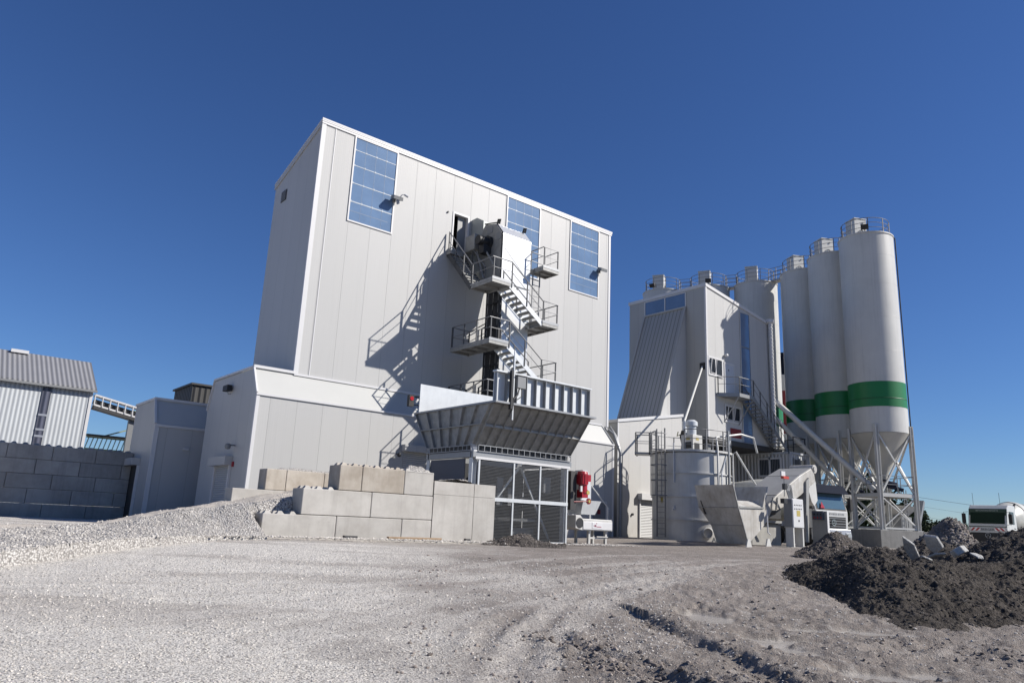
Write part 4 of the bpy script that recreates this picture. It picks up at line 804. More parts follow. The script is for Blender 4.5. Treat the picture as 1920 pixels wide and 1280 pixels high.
mb.tube([p0, p1], .035, 8); mb.bar(p0, (p0.x, p0.y, .02), .06, .06); q = p0 + (p1 - p0) * .2; mb.bar(p1 + Vector((-.1, 0, .1)), (p1.x - .1, 28.2, .02), .06, .06); mb.build('rail', 'galv_b', hr)
# ------------------------------------------------------------------ stacking blocks
def block(x0, x1, y0, z0, label, d=.8, h=.8, m='concrete', studs=True, name='concrete_block', group='concrete blocks of the stepped wall'):
    mb = MB(); g = .008; mb.box(x0 + g, y0, z0 + .004, x1 - g, y0 + d, z0 + h - .006); o = mb.build(name, m, None, loc=((x0 + x1) / 2, y0 + d / 2, z0), bevel=.022)
    tag(o, label, 'concrete block', group)
    if studs:
        n = max(1, round((x1 - x0) / .4))
        for k in range(n):
            for yy in (y0 + d * .27, y0 + d * .73):
                cx_ = x0 + (x1 - x0) * (k + .5) / n; zt = z0 + h - .006
                s = MB(); s.add([(cx_ - .11, yy - .11, zt), (cx_ + .11, yy - .11, zt), (cx_ + .11, yy + .11, zt), (cx_ - .11, yy + .11, zt), (cx_ - .05, yy - .05, zt + .085), (cx_ + .05, yy - .05, zt + .085), (cx_ + .05, yy + .05, zt + .085), (cx_ - .05, yy + .05, zt + .085)], [(4, 5, 6, 7), (0, 1, 5, 4), (1, 2, 6, 5), (2, 3, 7, 6), (3, 0, 4, 7)]); s.build('stud', m, o)
    return o
YB0 = 22.0
block(8.52, 10.91, YB0, -.02, 'long pale concrete block at the left end of the bottom row, studs bare on top'); block(10.91, 13.30, YB0, -.02, 'long pale concrete block in the middle of the bottom row'); block(13.30, 14.48, YB0, -.02, 'short pale concrete block at the right end of the bottom row')
block(9.70, 12.09, YB0, .785, 'long pale concrete block at the left end of the middle row, studs bare on top'); block(12.09, 14.48, YB0, .785, 'long pale concrete block at the right end of the middle row')
M['concrete_w'] = mat('warm stained concrete', (.66, .60, .52), .85, dirt=.4, dscale=1.5, dirtcol=(.43, .37, .30), bscale=70, bdist=.0025, streak=.25)
block(10.87, 11.68, YB0, 1.59, 'nearly square concrete block at the left end of the top row, warm tinted', m='concrete_w'); block(11.68, 13.28, YB0, 1.59, 'stained concrete block in the middle of the top row', m='concrete_w'); block(13.28, 14.46, YB0, 1.59, 'pale concrete block at the right end of the top row beside the tall slabs')
for x0, x1, lab in ((14.50, 16.22, 'wide tall concrete wall slab right of the stepped blocks'), (16.24, 17.2, 'narrow tall concrete wall slab beside the wire mesh cage')):
    mb = MB(); mb.box(x0, YB0, -.02, x1, YB0 + .34, 1.66); mb.box(x0, YB0, 1.668, x1, YB0 + .34, 2.12)
    for px_ in (.2, .8):
        for z in (.75, 1.62): mb.cyl((x0 + (x1 - x0) * px_, YB0 - .004, z), .022, .006, 10, (0, 1, 0))
    o = mb.build('wall_slab', 'concrete', None, loc=((x0 + x1) / 2, YB0 + .17, 0), bevel=.015); tag(o, lab, 'wall slab', 'tall concrete wall slabs')
mb = MB(); mb.box(8.4, YB0 - .12, -.12, 16.9, YB0 + 1.0, .09 - .115); o = mb.build('footing', mat('bluish footing concrete', (.42, .45, .48), .8, dirt=.2), None, loc=(12.6, 22, 0)); tag(o, 'low bluish concrete footing under the stepped block wall', 'footing')
YR = 27.0
block(10.42, 11.2, YR, 1.6, 'small square concrete block at the left end of the rear upper row', d=.75, h=.77, m='concrete_w', studs=False, group='concrete blocks of the rear wall'); block(11.2, 12.72, YR, 1.6, 'longer tan concrete block in the rear upper row', d=.75, h=.77, m='concrete_w', studs=False, group='concrete blocks of the rear wall'); block(12.72, 14.3, YR, 1.6, 'rear upper concrete block half hidden behind the front top row', d=.75, h=.77, m='concrete_w', studs=False, group='concrete blocks of the rear wall')
block(9.25, 11.65, YR, .80, 'rear lower concrete block sunk in the gravel before the hall corner', d=.75, group='concrete blocks of the rear wall', studs=False); block(11.65, 14.05, YR, .80, 'rear lower concrete block hidden behind the middle row', d=.75, group='concrete blocks of the rear wall', studs=False)
# gravel caps on the walls
for x0, x1, y0, z0, h, lab in ((10.5, 14.2, YR + .38, 2.36, .13, 'strip of gravel spilled on top of the rear concrete blocks'), (13.4, 14.4, 22.35, 2.38, .2, 'little gravel pile on top of the right hand top block')):
    def fz(x, y, x0=x0, x1=x1, y0=y0, z0=z0, h=h): return z0 - .03 + h * np.clip(1 - ((y - y0) / .36) ** 2, 0, 1) * np.clip(1 - np.abs((x - (x0 + x1) / 2) / ((x1 - x0) / 2)) ** 3, 0, 1) * (1 + 1.1 * fbm(x, y, 2.2, 3, 90)) + .02 * fbm(x, y, 9, 2, 91)
    o = grid_mesh('gravel_pile', x0, x1, 90, y0 - .36, y0 + .36, 24, fz, M['gravel']); tag(o, lab, 'gravel pile')
n = 900; x = rng.uniform(14.6, 17.1, n); y = rng.uniform(22.36, 23.0, n); o = grid_mesh('gravel_pile', 14.5, 17.15, 60, 22.345, 22.95, 14, lambda x, y: 2.12 + .12 * np.sin((x - 14.5) * 1.18) + .05 * fbm(x, y, 3, 3, 92) - .5 * np.clip(x - 16.3, 0, 1), M['gravel']); tag(o, 'gravel heaped behind the tall wall slabs', 'gravel pile')
# timber and odds at the wall foot
for (a, b_, lab) in (((726, 1017), (826, 1018.5), 'long thin plank lying at the foot of the block wall'), ((643, 1015), (668, 1015), 'short grey board lying at the foot of the block wall'), ((871, 1019), (880, 1019.5), 'small dark stone lump below the narrow wall slab')):
    p, q = at(*a, 'Y', 21.55), at(*b_, 'Y', 21.55); zz = gz((p.x + q.x) / 2, 21.55) + .05; p.z = q.z = zz; mb = MB(); mb.bar(p, q, .14, .07); o = mb.build('plank' if 'stone' not in lab else 'stone_lump', 'wood' if 'long' in lab else 'charcoal', None, loc=(p + q) / 2, bevel=.012); tag(o, lab, 'plank' if 'stone' not in lab else 'stone')
# ------------------------------------------------------------------ left: shed, block wall, dark building, corrugated hall, conveyors
SXL, SY0, SY1 = 8.86, 38.0, 41.68
shed = thing('panel_shed', 'flat roofed grey panel shed standing in the shade left of the hall', 'shed', (11, 38, 0))
mb = MB(); mb.use(0); mb.quad((SXL, 37.3, -.3), (19, 37.3, -.3), (19, 37.3, 4.56), (SXL, 37.3, 4.56)); mb.use(1); mb.quad((SXL, 37.3, -.3), (SXL, SY1, -.3), (SXL, SY1, 5.82), (SXL, SY0, 5.82), (SXL, 37.3, 4.56)); mb.quad((SXL, 37.98, 5.78), (19, 37.98, 5.78), (19, SY1, 5.78), (SXL, SY1, 5.78)); mb.use(0); mb.quad((SXL, SY1, -.3), (19, SY1, -.3), (19, SY1, 5.8), (SXL, SY1, 5.8)); mb.quad((19, 37.3, -.3), (19, SY1, -.3), (19, SY1, 5.8), (19, 38, 5.8), (19, 37.3, 4.56))
mb.build('wall', ['panel_x', 'panel_y'], shed, fixn=False)
mb = MB(); mb.quad((SXL, 37.3, 4.56), (19, 37.3, 4.56), (19, 37.99, 5.8), (SXL, 37.99, 5.8)); mb.build('sloping_band', 'band', shed, fixn=False)
mb = MB(); mb.box(SXL - .04, 37.24, 4.46, 19, 37.297, 4.58); mb.box(SXL - .05, 37.92, 5.78, 19, 38.03, 5.90); mb.box(SXL - .05, 38.04, 5.78, SXL + .05, SY1 + .03, 5.9); mb.bar((SXL - .03, 37.27, 4.6), (SXL - .03, 37.93, 5.78), .1, .08); mb.box(SXL - .04, 37.26, -.3, SXL + .16, 37.297, 4.45); mb.build('flashing', 'white', shed)
mb = MB(); mb.box(SXL - .03, 39.15, -.2, SXL - .004, 41.1, 2.75); rd = mb.build('roller_door', 'charcoal', shed); MB().box(SXL - .4, 39.05, 2.72, SXL - .004, 41.3, 3.05).build('hood', 'panel_y', rd); each(rd, 'guide_rail', 'white', [bx(SXL - .12, 39.03, -.2, SXL - .004, 39.14, 2.71), bx(SXL - .12, 41.11, -.2, SXL - .004, 41.2, 2.71)])
q = at(348, 842, 'Y', 37.25); MB().box(q.x - .12, 37.17, q.z - .04, q.x + .12, 37.29, q.z + .05).build('wall_lamp', 'white', shed)
YW = 40.5; bh = .8; o0 = at(0, 0 + 845, 'Y', YW)
rows = 4; jt = [at(x, y, 'Y', YW).x for x, y in ((13, 845), (100, 850))]; blen = 1.8
zt = 3.36; nrow_ = 5; names_r = ['top', 'second', 'third', 'fourth', 'bottom']
for r in range(nrow_):
    z0 = zt - (r + 1) * .66; xoff = jt[0] - (0, .6, -.15, .75, 0.05)[r]; k = -3; blocks = []
    x = xoff - 4 * blen
    while x < 8.8:
        x1 = min(x + blen, 8.82); x0_ = x
        if x1 - x0_ > .25 and x1 > -2.5: blocks.append((x0_, x1))
        x += blen
    for i, (a, b_) in enumerate(blocks):
        o = block(a, b_, YW, z0, f'dark concrete block in the {names_r[r]} row of the shaded wall, ' + ['first', 'second', 'third', 'fourth', 'fifth', 'sixth', 'seventh', 'eighth', 'ninth'][len(blocks) - 1 - i] + ' from the shed', d=.7, h=.66, m='concrete_d', studs=(r == 0), name='wall_block', group='dark blocks of the shaded wall')
dk = thing('dark_silo_house', 'dark corrugated storage house rising behind the grey shed', 'building', (14, 48, 0))
M['dark_corr'] = ribbed_mat('dark weathered corrugated sheet', (.055, .055, .058), 0, .35, .6, .04); M['dark_corr_y'] = ribbed_mat('dark weathered corrugated sheet, side', (.05, .05, .052), 1, .35, .6, .04)
p = at(362, 721, 'Y', 48); mb = MB(); mb.use(0); mb.quad((p.x, 48, 0), (21, 48, 0), (21, 48, p.z), (p.x, 48, p.z)); mb.use(1); mb.quad((p.x, 48, 0), (p.x, 51.9, 0), (p.x, 51.9, p.z), (p.x, 48, p.z)); mb.use(0); mb.quad((p.x, 51.9, 0), (21, 51.9, 0), (21, 51.9, p.z), (p.x, 51.9, p.z)); mb.build('wall', ['dark_corr', 'dark_corr_y'], dk, fixn=False)
mb = MB(); mb.box(p.x - .12, 47.88, p.z, 21.1, 52.05, p.z + .12); mb.build('roof', 'charcoal', dk)
# corrugated hall
hg = thing('corrugated_hall', 'long corrugated metal hall with a ribbed grey pitched roof, far left', 'storage hall', (2, 62, 0)); HY = 60.; he = at(182, 730, 'Y', HY); hz = he.z; hx = he.x - .25
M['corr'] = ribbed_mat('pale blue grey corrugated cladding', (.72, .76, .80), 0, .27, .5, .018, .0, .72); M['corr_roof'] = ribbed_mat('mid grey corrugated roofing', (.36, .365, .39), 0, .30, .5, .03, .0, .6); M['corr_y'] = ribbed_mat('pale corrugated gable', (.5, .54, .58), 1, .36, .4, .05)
rz = 10.64 + .12; rdg = at(138, 677, 'Y', HY + 4.0); rz = rdg.z; RYY = HY + 4.0
mb = MB(); mb.use(0); mb.quad((-22, HY, 0), (hx, HY, 0), (hx, HY, hz), (-22, HY, hz)); mb.quad((-22, HY + 8, 0), (hx, HY + 8, 0), (hx, HY + 8, hz), (-22, HY + 8, hz)); mb.use(1); mb.quad((hx, HY, 0), (hx, HY + 8, 0), (hx, HY + 8, hz), (hx, RYY, rz), (hx, HY, hz)); mb.build('wall', ['corr', 'corr_y'], hg, fixn=False)
mb = MB()
for y0, y1 in ((HY - .3, RYY), (HY + 8.3, RYY)): mb.hexa([(-22, y0, hz - .12), (hx + .2, y0, hz - .12), (hx + .2, y1, rz), (-22, y1, rz)], [(-22, y0, hz - .02), (hx + .2, y0, hz - .02), (hx + .2, y1, rz + .1), (-22, y1, rz + .1)])
rf = mb.build('roof', 'corr_roof', hg); q = at(35, 659, 'Y', RYY); MB().box(q.x - .5, RYY - .5, q.z - .15, q.x + .6, RYY + .2, q.z + .08).build('roof_light', 'white', rf)
MB().bar((-22, HY - .3, hz - .2), (hx + .25, HY - .3, hz - .2), .16, .14).build('gutter', 'grey', hg); MB().box(hx - .14, HY - .06, 0, hx + .05, HY - .005, hz - .25).build('corner_trim', 'white', hg)
a = at(84, 712, 'Y', HY); b_ = at(100, 714, 'Y', HY); mb = MB(); mb.box(a.x, HY - .08, .2, b_.x, HY - .055, hz - .3); wn = mb.build('strip_window', M['corr_w'] if 'corr_w' in M else ribbed_mat('grey translucent strip', (.14, .15, .21), 0, .36, .3, .05), hg)
mb = MB(); 
for z in (hz - 2.3, hz - 3.3, hz - 3.75, hz - 5.6): mb.box(a.x, HY - .1, z, b_.x, HY - .081, z + .14)
mb.build('glazing_bar', mat('pale bar', (.4, .43, .5), .4), wn)
# conveyors behind
cv = thing('conveyor_bridge', 'white enclosed conveyor bridge running from the corrugated hall above the shed', 'conveyor', (12, 62, 8)); p0, p1 = at(176, 750, 'Y', 62), at(300, 788, 'Y', 62); d = p1 - p0; mb = MB()
for dz_ in (.36, -.36): mb.bar(p0 + Vector((0, 0, dz_)), p1 + Vector((0, 0, dz_)), .8, .12)
nb = 9
for k in range(nb + 1): c = p0 + d * k / nb; mb.bar(c + Vector((0, -.36, -.36)), c + Vector((0, -.36, .36)), .2, .06)
mb.build('frame', 'white', cv); MB().bar(p0 + Vector((0, .1, -.08)), p1 + Vector((0, .1, -.08)), .5, .3).build('belt', 'charcoal', cv); MB().bar(p0 + Vector((0, 0, -.55)), p1 + Vector((0, 0, -.55)), .9, .2).build('underside', 'charcoal', cv)
c = at(246, 790, 'Y', 62); MB().box(c.x - .2, 61.8, 0, c.x + .2, 62.2, c.z + .4).build('support_tower', 'grey', cv)
M['greenish'] = mat('pale green steelwork', (.38, .45, .30), .5, dirt=.3)
cv = thing('lattice_conveyor', 'pale green lattice conveyor low behind the shaded block wall', 'conveyor', (12, 64, 5)); p0, p1 = at(160, 829, 'Y', 64), at(260, 838, 'Y', 64); d = p1 - p0; mb = MB()
for dz_ in (.45, -.45): mb.bar(p0 + Vector((0, 0, dz_)), p1 + Vector((0, 0, dz_)), .12, .12)
for k in range(12): mb.bar(p0 + d * k / 12 + Vector((0, 0, -.45)), p0 + d * (k + .6) / 12 + Vector((0, 0, .45)), .06, .06)
mb.bar(p0 + d * .25 + Vector((0, 0, .5)), at(252, 803, 'Y', 64), .1, .1); mb.bar(at(249, 850, 'Y', 64), at(255, 770, 'Y', 64), .3, .3)
for k in range(4): q = p0 + d * (k + .3) / 4; mb.bar((q.x, 64, 0), (q.x, 64, q.z - .45), .15, .15)
mb.build('truss', 'greenish', cv); MB().bar(p0 + Vector((0, .1, .6)), p1 + Vector((0, .1, .6)), .5, .12).build('belt', 'charcoal', cv)
# ------------------------------------------------------------------ the loading group (block walls, ramp, hopper, feeder) is built to 90 % of the first survey: 1.8 x 0.6 m blocks
GK, GA = .90, Vector((19.5, 24.0, 0)); GB = Vector((17.55, 21.6, .08))
for o in list(bpy.data.objects):
    if o.parent is None and o.name.split('.')[0] in ('concrete_block', 'wall_slab', 'gravel_pile', 'plank', 'stone_lump', 'receiving_hopper', 'belt_feeder', 'gravel_ramp', 'ramp_stones', 'wall_foot_gravel', 'heap_pebbles') or o.name == 'footing' or (o.parent is None and o.get('label', '').startswith('little heap')):
        o.location = GB + (o.location - GA) * GK; o.scale = (GK, GK, GK)
# ------------------------------------------------------------------ annex between hall and tower
ax = thing('annex_building', 'low cream annex with a rising roof edge, between the big hall and the round tank', 'building', (35, 30, 0))
AX0, AX1, AY = 32.42, 38.45, 30.0; zl, zr = 7.0, 8.06
mb = MB(); mb.use(0); mb.quad((AX0, AY, -.2), (AX1, AY, -.2), (AX1, AY, zr), (AX0, AY, zl)); mb.use(1); mb.quad((AX0, AY, -.2), (AX0, 36, -.2), (AX0, 36, zl), (AX0, AY, zl)); mb.quad((AX1, AY, -.2), (AX1, 36, -.2), (AX1, 36, zr), (AX1, AY, zr)); mb.use(0); mb.quad((AX0, 36, -.2), (AX1, 36, -.2), (AX1, 36, zr), (AX0, 36, zl)); mb.build('wall', ['panel_annex', 'panel_y'], ax, fixn=False)
mb = MB(); mb.hexa([(AX0 - .06, AY - .07, zl - .1), (AX1 + .08, AY - .07, zr - .1), (AX1 + .08, 36.1, zr - .1), (AX0 - .06, 36.1, zl - .1)], [(AX0 - .06, AY - .07, zl + .08), (AX1 + .08, AY - .07, zr + .08), (AX1 + .08, 36.1, zr + .08), (AX0 - .06, 36.1, zl + .08)]); mb.build('roof', 'white', ax)
bx(AX0 - .03, AY - .03, -.2, AX0 + .07, AY - .004, zl - .12).build('corner_trim', 'white', ax)
rd = bx(34.38, AY - .02, -.1, 36.6, AY - .005, 2.5).build('roller_door', 'shutter', ax); bx(34.2, AY - .34, 2.5, 36.8, AY - .005, 2.86).build('hood', 'white', rd); bx(34.28, AY - .1, -.1, 34.37, AY - .005, 2.49).build('guide_rail', 'white', rd)
mb = MB(); mb.cyl((33.7, AY - .1, 1.62), .07, .1, 12, (0, 1, 0)); mb.build('key_switch', 'dark', ax)
# ------------------------------------------------------------------ mixing tower
TX0, TX1, TY0, TY1, TZ0 = 40.53, 48.2, 29.5, 36.4, 6.85
def troof(x): return 17.33 + (16.06 - 17.33) * (x - TX0) / (TX1 - TX0)
tw = thing('mixing_tower', 'tall narrow grey mixing tower with a slanted ribbed elevator shaft on its side', 'tower', (44, 33, 0))
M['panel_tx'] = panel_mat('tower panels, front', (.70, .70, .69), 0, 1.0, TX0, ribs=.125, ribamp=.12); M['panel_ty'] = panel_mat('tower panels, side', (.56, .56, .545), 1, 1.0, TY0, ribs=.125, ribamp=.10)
mb = MB(); mb.use(0)
for y in (TY0, TY1): mb.quad((TX0, y, TZ0), (TX1, y, TZ0), (TX1, y, troof(TX1)), (TX0, y, troof(TX0)))
mb.use(1)
for x in (TX0, TX1): mb.quad((x, TY0, TZ0), (x, TY1, TZ0), (x, TY1, troof(x)), (x, TY0, troof(x)))
mb.build('wall', ['panel_tx', 'panel_ty'], tw, fixn=False)
mb = MB(); mb.hexa([(TX0 - .06, TY0 - .07, troof(TX0) - .12), (TX1 + .06, TY0 - .07, troof(TX1) - .12), (TX1 + .06, TY1 + .08, troof(TX1) - .12), (TX0 - .06, TY1 + .08, troof(TX0) - .12)], [(TX0 - .06, TY0 - .07, troof(TX0) + .1), (TX1 + .06, TY0 - .07, troof(TX1) + .1), (TX1 + .06, TY1 + .08, troof(TX1) + .1), (TX0 - .06, TY1 + .08, troof(TX0) + .1)]); mb.build('roof', 'white', tw)
mb = MB(); mb.box(TX0 - .035, TY0 - .035, TZ0, TX0 + .1, TY0 - .004, troof(TX0) - .13); mb.box(TX0 - .035, TY0 - .003, TZ0, TX0 - .004, TY0 + .1, troof(TX0) - .13); mb.build('corner_trim', 'white', tw)
mb = MB(); mb.box(TX0 - .15, TY0 - .15, TZ0 - .35, TX1 + .9, TY1, TZ0 - .004); mb.build('floor_slab', 'charcoal', tw)
cl = []
for x, y in ((TX0 + .3, TY0 + .3), (TX0 + .3, TY1 - .3), (46.6, TY1 - .3)): cl.append(bx(x - .15, y - .15, -.1, x + .15, y + .15, TZ0 - .36))
each(tw, 'column', 'grey', cl); bx(TX0 + .5, TY1 - .6, -.1, TX1 - .4, TY1 - .5, TZ0 - .4).build('rear_screen', 'dark', tw)
# window band over the shaft
wn = bx(TX0 - .012, 31.2, 16.12, TX0 - .004, 34.85, 17.08).build('window', 'pane', tw); f = MB()
for y in (31.14, 32.98, 34.85): f.box(TX0 - .05, y, 16.05, TX0 - .0125, y + .07, 17.14)
for z in (16.04, 17.09): f.box(TX0 - .05, 31.21, z, TX0 - .0125, 34.85, z + .07)
f.build('frame', 'white', wn)
M['shaft'] = panel_mat('slate grey shaft sheet with standing seams', (.50, .50, .485), 1, .33, 31.2, groove=.022, dark=.4)
S0, S1 = 31.2, 34.86; zt_, zb_ = 16.0, 6.6; xb = 40.5 - (16.05 - zb_) * (2.82 / 8.12)
mb = MB(); mb.use(1); mb.quad((40.5, S0, zt_), (40.5, S1, zt_), (xb, S1, zb_), (xb, S0, zb_)); mb.use(0)
for y in (S0, S1): mb.quad((TX0, y, zt_), (40.5, y, zt_), (xb, y, zb_), (TX0, y, zb_))
mb.build('elevator_shaft', ['panel_tx', 'shaft'], tw, fixn=False)
mb = MB()
for y in (S0 - .02, S1 + .02): mb.bar((40.5 - .04, y, zt_ + .05), (xb - .04, y, zb_), .16, .06, (0, 0, 1))
mb.bar((40.46, S0, zt_ + .02), (40.46, S1, zt_ + .02), .12, .1); mb.build('shaft_trim', 'panel_ty', tw)
bx(TX0 - .012, 35.55, 11.9, TX0 - .004, 36.05, 13.0).build('window', 'pane', tw)
def tower_window(x0, x1, z0, z1, n=2, tilt=()):
    wn = bx(x0, TY0 - .012, z0, x1, TY0 - .004, z1).build('window', 'darkpane', tw); f = MB(); t = .13
    f.box(x0 - t, TY0 - .06, z0 - t, x1 + t, TY0 - .0125, z0); f.box(x0 - t, TY0 - .06, z1, x1 + t, TY0 - .0125, z1 + t); f.box(x0 - t, TY0 - .06, z0, x0, TY0 - .0125, z1); f.box(x1, TY0 - .06, z0, x1 + t, TY0 - .0125, z1)
    for k in range(1, n): xm = x0 + (x1 - x0) * k / n; f.box(xm - .06, TY0 - .06, z0, xm + .06, TY0 - .0125, z1)
    f.build('frame', 'white', wn)
    for k in tilt:
        a = x0 + (x1 - x0) * k / n + .07; b_ = x0 + (x1 - x0) * (k + 1) / n - .07; s = MB(); yo = TY0 - .07
        for p, q in (((a, yo, z0 + .05), (b_, yo, z0 + .05)), ((a, yo, z0 + .05), (a + .02, yo - .13, z1 - .04)), ((b_, yo, z0 + .05), (b_ - .02, yo - .13, z1 - .04)), ((a, yo - .13, z1 - .04), (b_, yo - .13, z1 - .04))): s.bar(p, q, .06, .04)
        s.build('tilted_sash', 'white', wn)
    return wn
tower_window(40.75, 42.15, 11.15, 12.2, 2, (0,)); tower_window(42.5, 44.1, 8.2, 9.15, 2, (0, 1))
dr = bx(42.52, TY0 - .03, 10.0, 43.52, TY0 - .005, 12.1).build('door', mat('pale blue grey door', (.72, .76, .82), .4, dirt=.05), tw); f = MB(); f.box(42.44, TY0 - .05, 10, 42.515, TY0 - .004, 12.2); f.box(43.525, TY0 - .05, 10, 43.6, TY0 - .004, 12.2); f.box(42.515, TY0 - .05, 12.105, 43.525, TY0 - .004, 12.2); f.build('frame', 'white', dr); bx(42.9, TY0 - .036, 11.62, 42.98, TY0 - .031, 11.75).build('sign', 'dark', dr)
wn = bx(44.5, TY0 - .012, TZ0 + .05, 45.6, TY0 - .004, 16.2).build('strip_window', 'pane', tw); f = MB()
for x in (44.42, 45.6): f.box(x, TY0 - .05, TZ0 + .02, x + .08, TY0 - .0125, 16.3)
f.box(44.5, TY0 - .05, 16.2, 45.6, TY0 - .0125, 16.3); f.build('frame', 'panel_tx', wn); f = MB()
for z in (13.65, 10.4): f.box(44.5, TY0 - .04, z, 45.6, TY0 - .0125, z + .07)
f.build('crossbar', 'grey', wn)
bx(43.0, TY0 - .03, 7.1, 44.25, TY0 - .005, 7.72).build('red_panel', 'red2', tw)
mb = MB(); mb.lathe([(0, -.12), (.1, -.08), (.13, 0), (.1, .08), (0, .12)], (42.55, TY0 - .16, 12.66), 14); mb.box(42.5, TY0 - .16, 12.6, 42.6, TY0, 12.72); mb.build('dome_camera', 'white', tw, smooth=True)
mb = MB(); zz = 16.0; pr_ = []
while zz > 6.9: pr_ += [(.17, zz), (.17, zz - .16), (.14, zz - .18), (.14, zz - .26)]; zz -= .28
mb.lathe(pr_, (TX1 - .17, TY0 - .22, 0), 14); mb.lathe([(.0, 16.35), (.28, 16.33), (.28, 16.1), (.18, 16.0)], (TX1 - .17, TY0 - .22, 0), 14); mb.build('spiral_duct', 'white', tw, smooth=False)
# platform and stair on the tower front
ts = thing('tower_stair', 'steel platform and stair on the tower front below the white door', 'staircase', (44.5, 28.9, 6.6))
PT = 9.92; P_ = [(41.45, 29.44), (42.5, 28.35), (44.2, 28.35), (44.2, 29.44)]
mb = MB(); mb.prism([(x, y, PT - .12) for x, y in P_], (0, 0, .12)); mb.prism([(x, y, PT - .24) for x, y in P_], (0, 0, .118)); mb.build('platform', 'galv', ts)
railing([(41.5, 29.4, PT), (42.5, 28.38, PT), (44.2, 28.38, PT)], 'rail', ts); flight((44.25, 28.9, PT - .02), (48.3, 28.9, 6.62), (0, 1, 0), .95, 16, ts, 'grey'); railing([(44.2, 28.42, PT), (48.3, 28.42, 6.62)], 'rail', ts); railing([(44.3, 29.38, PT), (48.3, 29.38, 6.62)], 'rail', ts)
mb = MB(); mb.bar((42.5, 28.4, PT - .2), (42.2, 29.42, 8.0), .05, .05); mb.build('brace', 'galv', ts); MB().bar((44.1, 28.4, PT - .2), (43.9, 29.42, 8.0), .05, .05).build('brace', 'galv', ts)
# ------------------------------------------------------------------ site containers beneath the tower
M['cont'] = ribbed_mat('grey container sheet, side', (.78, .79, .80), 1, .28, .5, .035); M['cont_x'] = ribbed_mat('grey container sheet, end', (.75, .77, .8), 0, .28, .5, .035)
def container(z0, label, wins):
    c = thing('site_container', label, 'container', (49.1, 31, z0), 'stacked containers under the tower'); X0, X1, Y0, Y1, z1 = 47.9, 50.3, 28.06, 34.1, z0 + 2.58
    mb = MB(); mb.use(0); mb.quad((X0, Y0, z0), (X0, Y1, z0), (X0, Y1, z1), (X0, Y0, z1)); mb.quad((X1, Y0, z0), (X1, Y1, z0), (X1, Y1, z1), (X1, Y0, z1)); mb.use(1); mb.quad((X0, Y0, z0), (X1, Y0, z0), (X1, Y0, z1), (X0, Y0, z1)); mb.quad((X0, Y1, z0), (X1, Y1, z0), (X1, Y1, z1), (X0, Y1, z1)); mb.quad((X0, Y0, z1), (X1, Y0, z1), (X1, Y1, z1), (X0, Y1, z1)); mb.build('body', ['cont', 'cont_x'], c, fixn=False)
    mb = MB()
    for x, y in ((X0, Y0), (X1, Y0), (X0, Y1), (X1, Y1)): mb.box(x - .08, y - .08, z0, x + .08, y + .08, z1 + .02)
    for z in (z0 + .06, z1 - .06): mb.bar((X0 - .03, Y0, z), (X0 - .03, Y1, z), .1, .14); mb.bar((X0, Y0 - .03, z), (X1, Y0 - .03, z), .1, .14)
    mb.build('frame', mat('grey container frame', (.62, .65, .7), .5, dirt=.2), c)
    if wins:
        wn = bx(X0 - .05, 28.8, z0 + 1.0, X0 - .04, 30.45, z0 + 2.1).build('window', 'darkpane', c); f = MB()
        for y in (28.68, 29.56, 30.45): f.box(X0 - .1, y, z0 + .9, X0 - .051, y + .14, z0 + 2.22)
        for z in (z0 + .88, z0 + 2.1): f.box(X0 - .1, 28.82, z, X0 - .051, 30.45, z + .12)
        f.build('frame', 'white', wn); f = MB()
        for k in range(13): f.bar((X0 - .075, 28.9 + k * .125, z0 + 1.0), (X0 - .075, 28.9 + k * .125, z0 + 2.1), .03, .03)
        f.build('window_bars', 'grey', wn)
        wn = bx(48.3, Y0 - .05, z0 + 1.0, 49.7, Y0 - .04, z0 + 2.1).build('window', 'darkpane', c); f = MB()
        for k in range(9): f.bar((48.35 + k * .165, Y0 - .07, z0 + 1.0), (48.35 + k * .165, Y0 - .07, z0 + 2.1), .03, .03)
        for x in (48.2, 48.95, 49.7): f.box(x, Y0 - .1, z0 + .9, x + .1, Y0 - .051, z0 + 2.2)
        f.build('window_bars', 'grey', wn)
    return c
container(3.92, 'upper grey site container with barred windows below the tower stair', True); container(1.32, 'lower grey site container hidden behind the concrete recycler', False); o = bx(47.8, 28.0, -.1, 50.4, 34.2, 1.3).build('footing', 'concrete_g', None, loc=(49.1, 31, 0)); tag(o, 'concrete footing carrying the stacked site containers', 'footing')
railing([(48.5, 28.15, 6.52), (50.2, 28.15, 6.52), (50.2, 29.8, 6.52)], 'dark', ts, name='roof_railing')
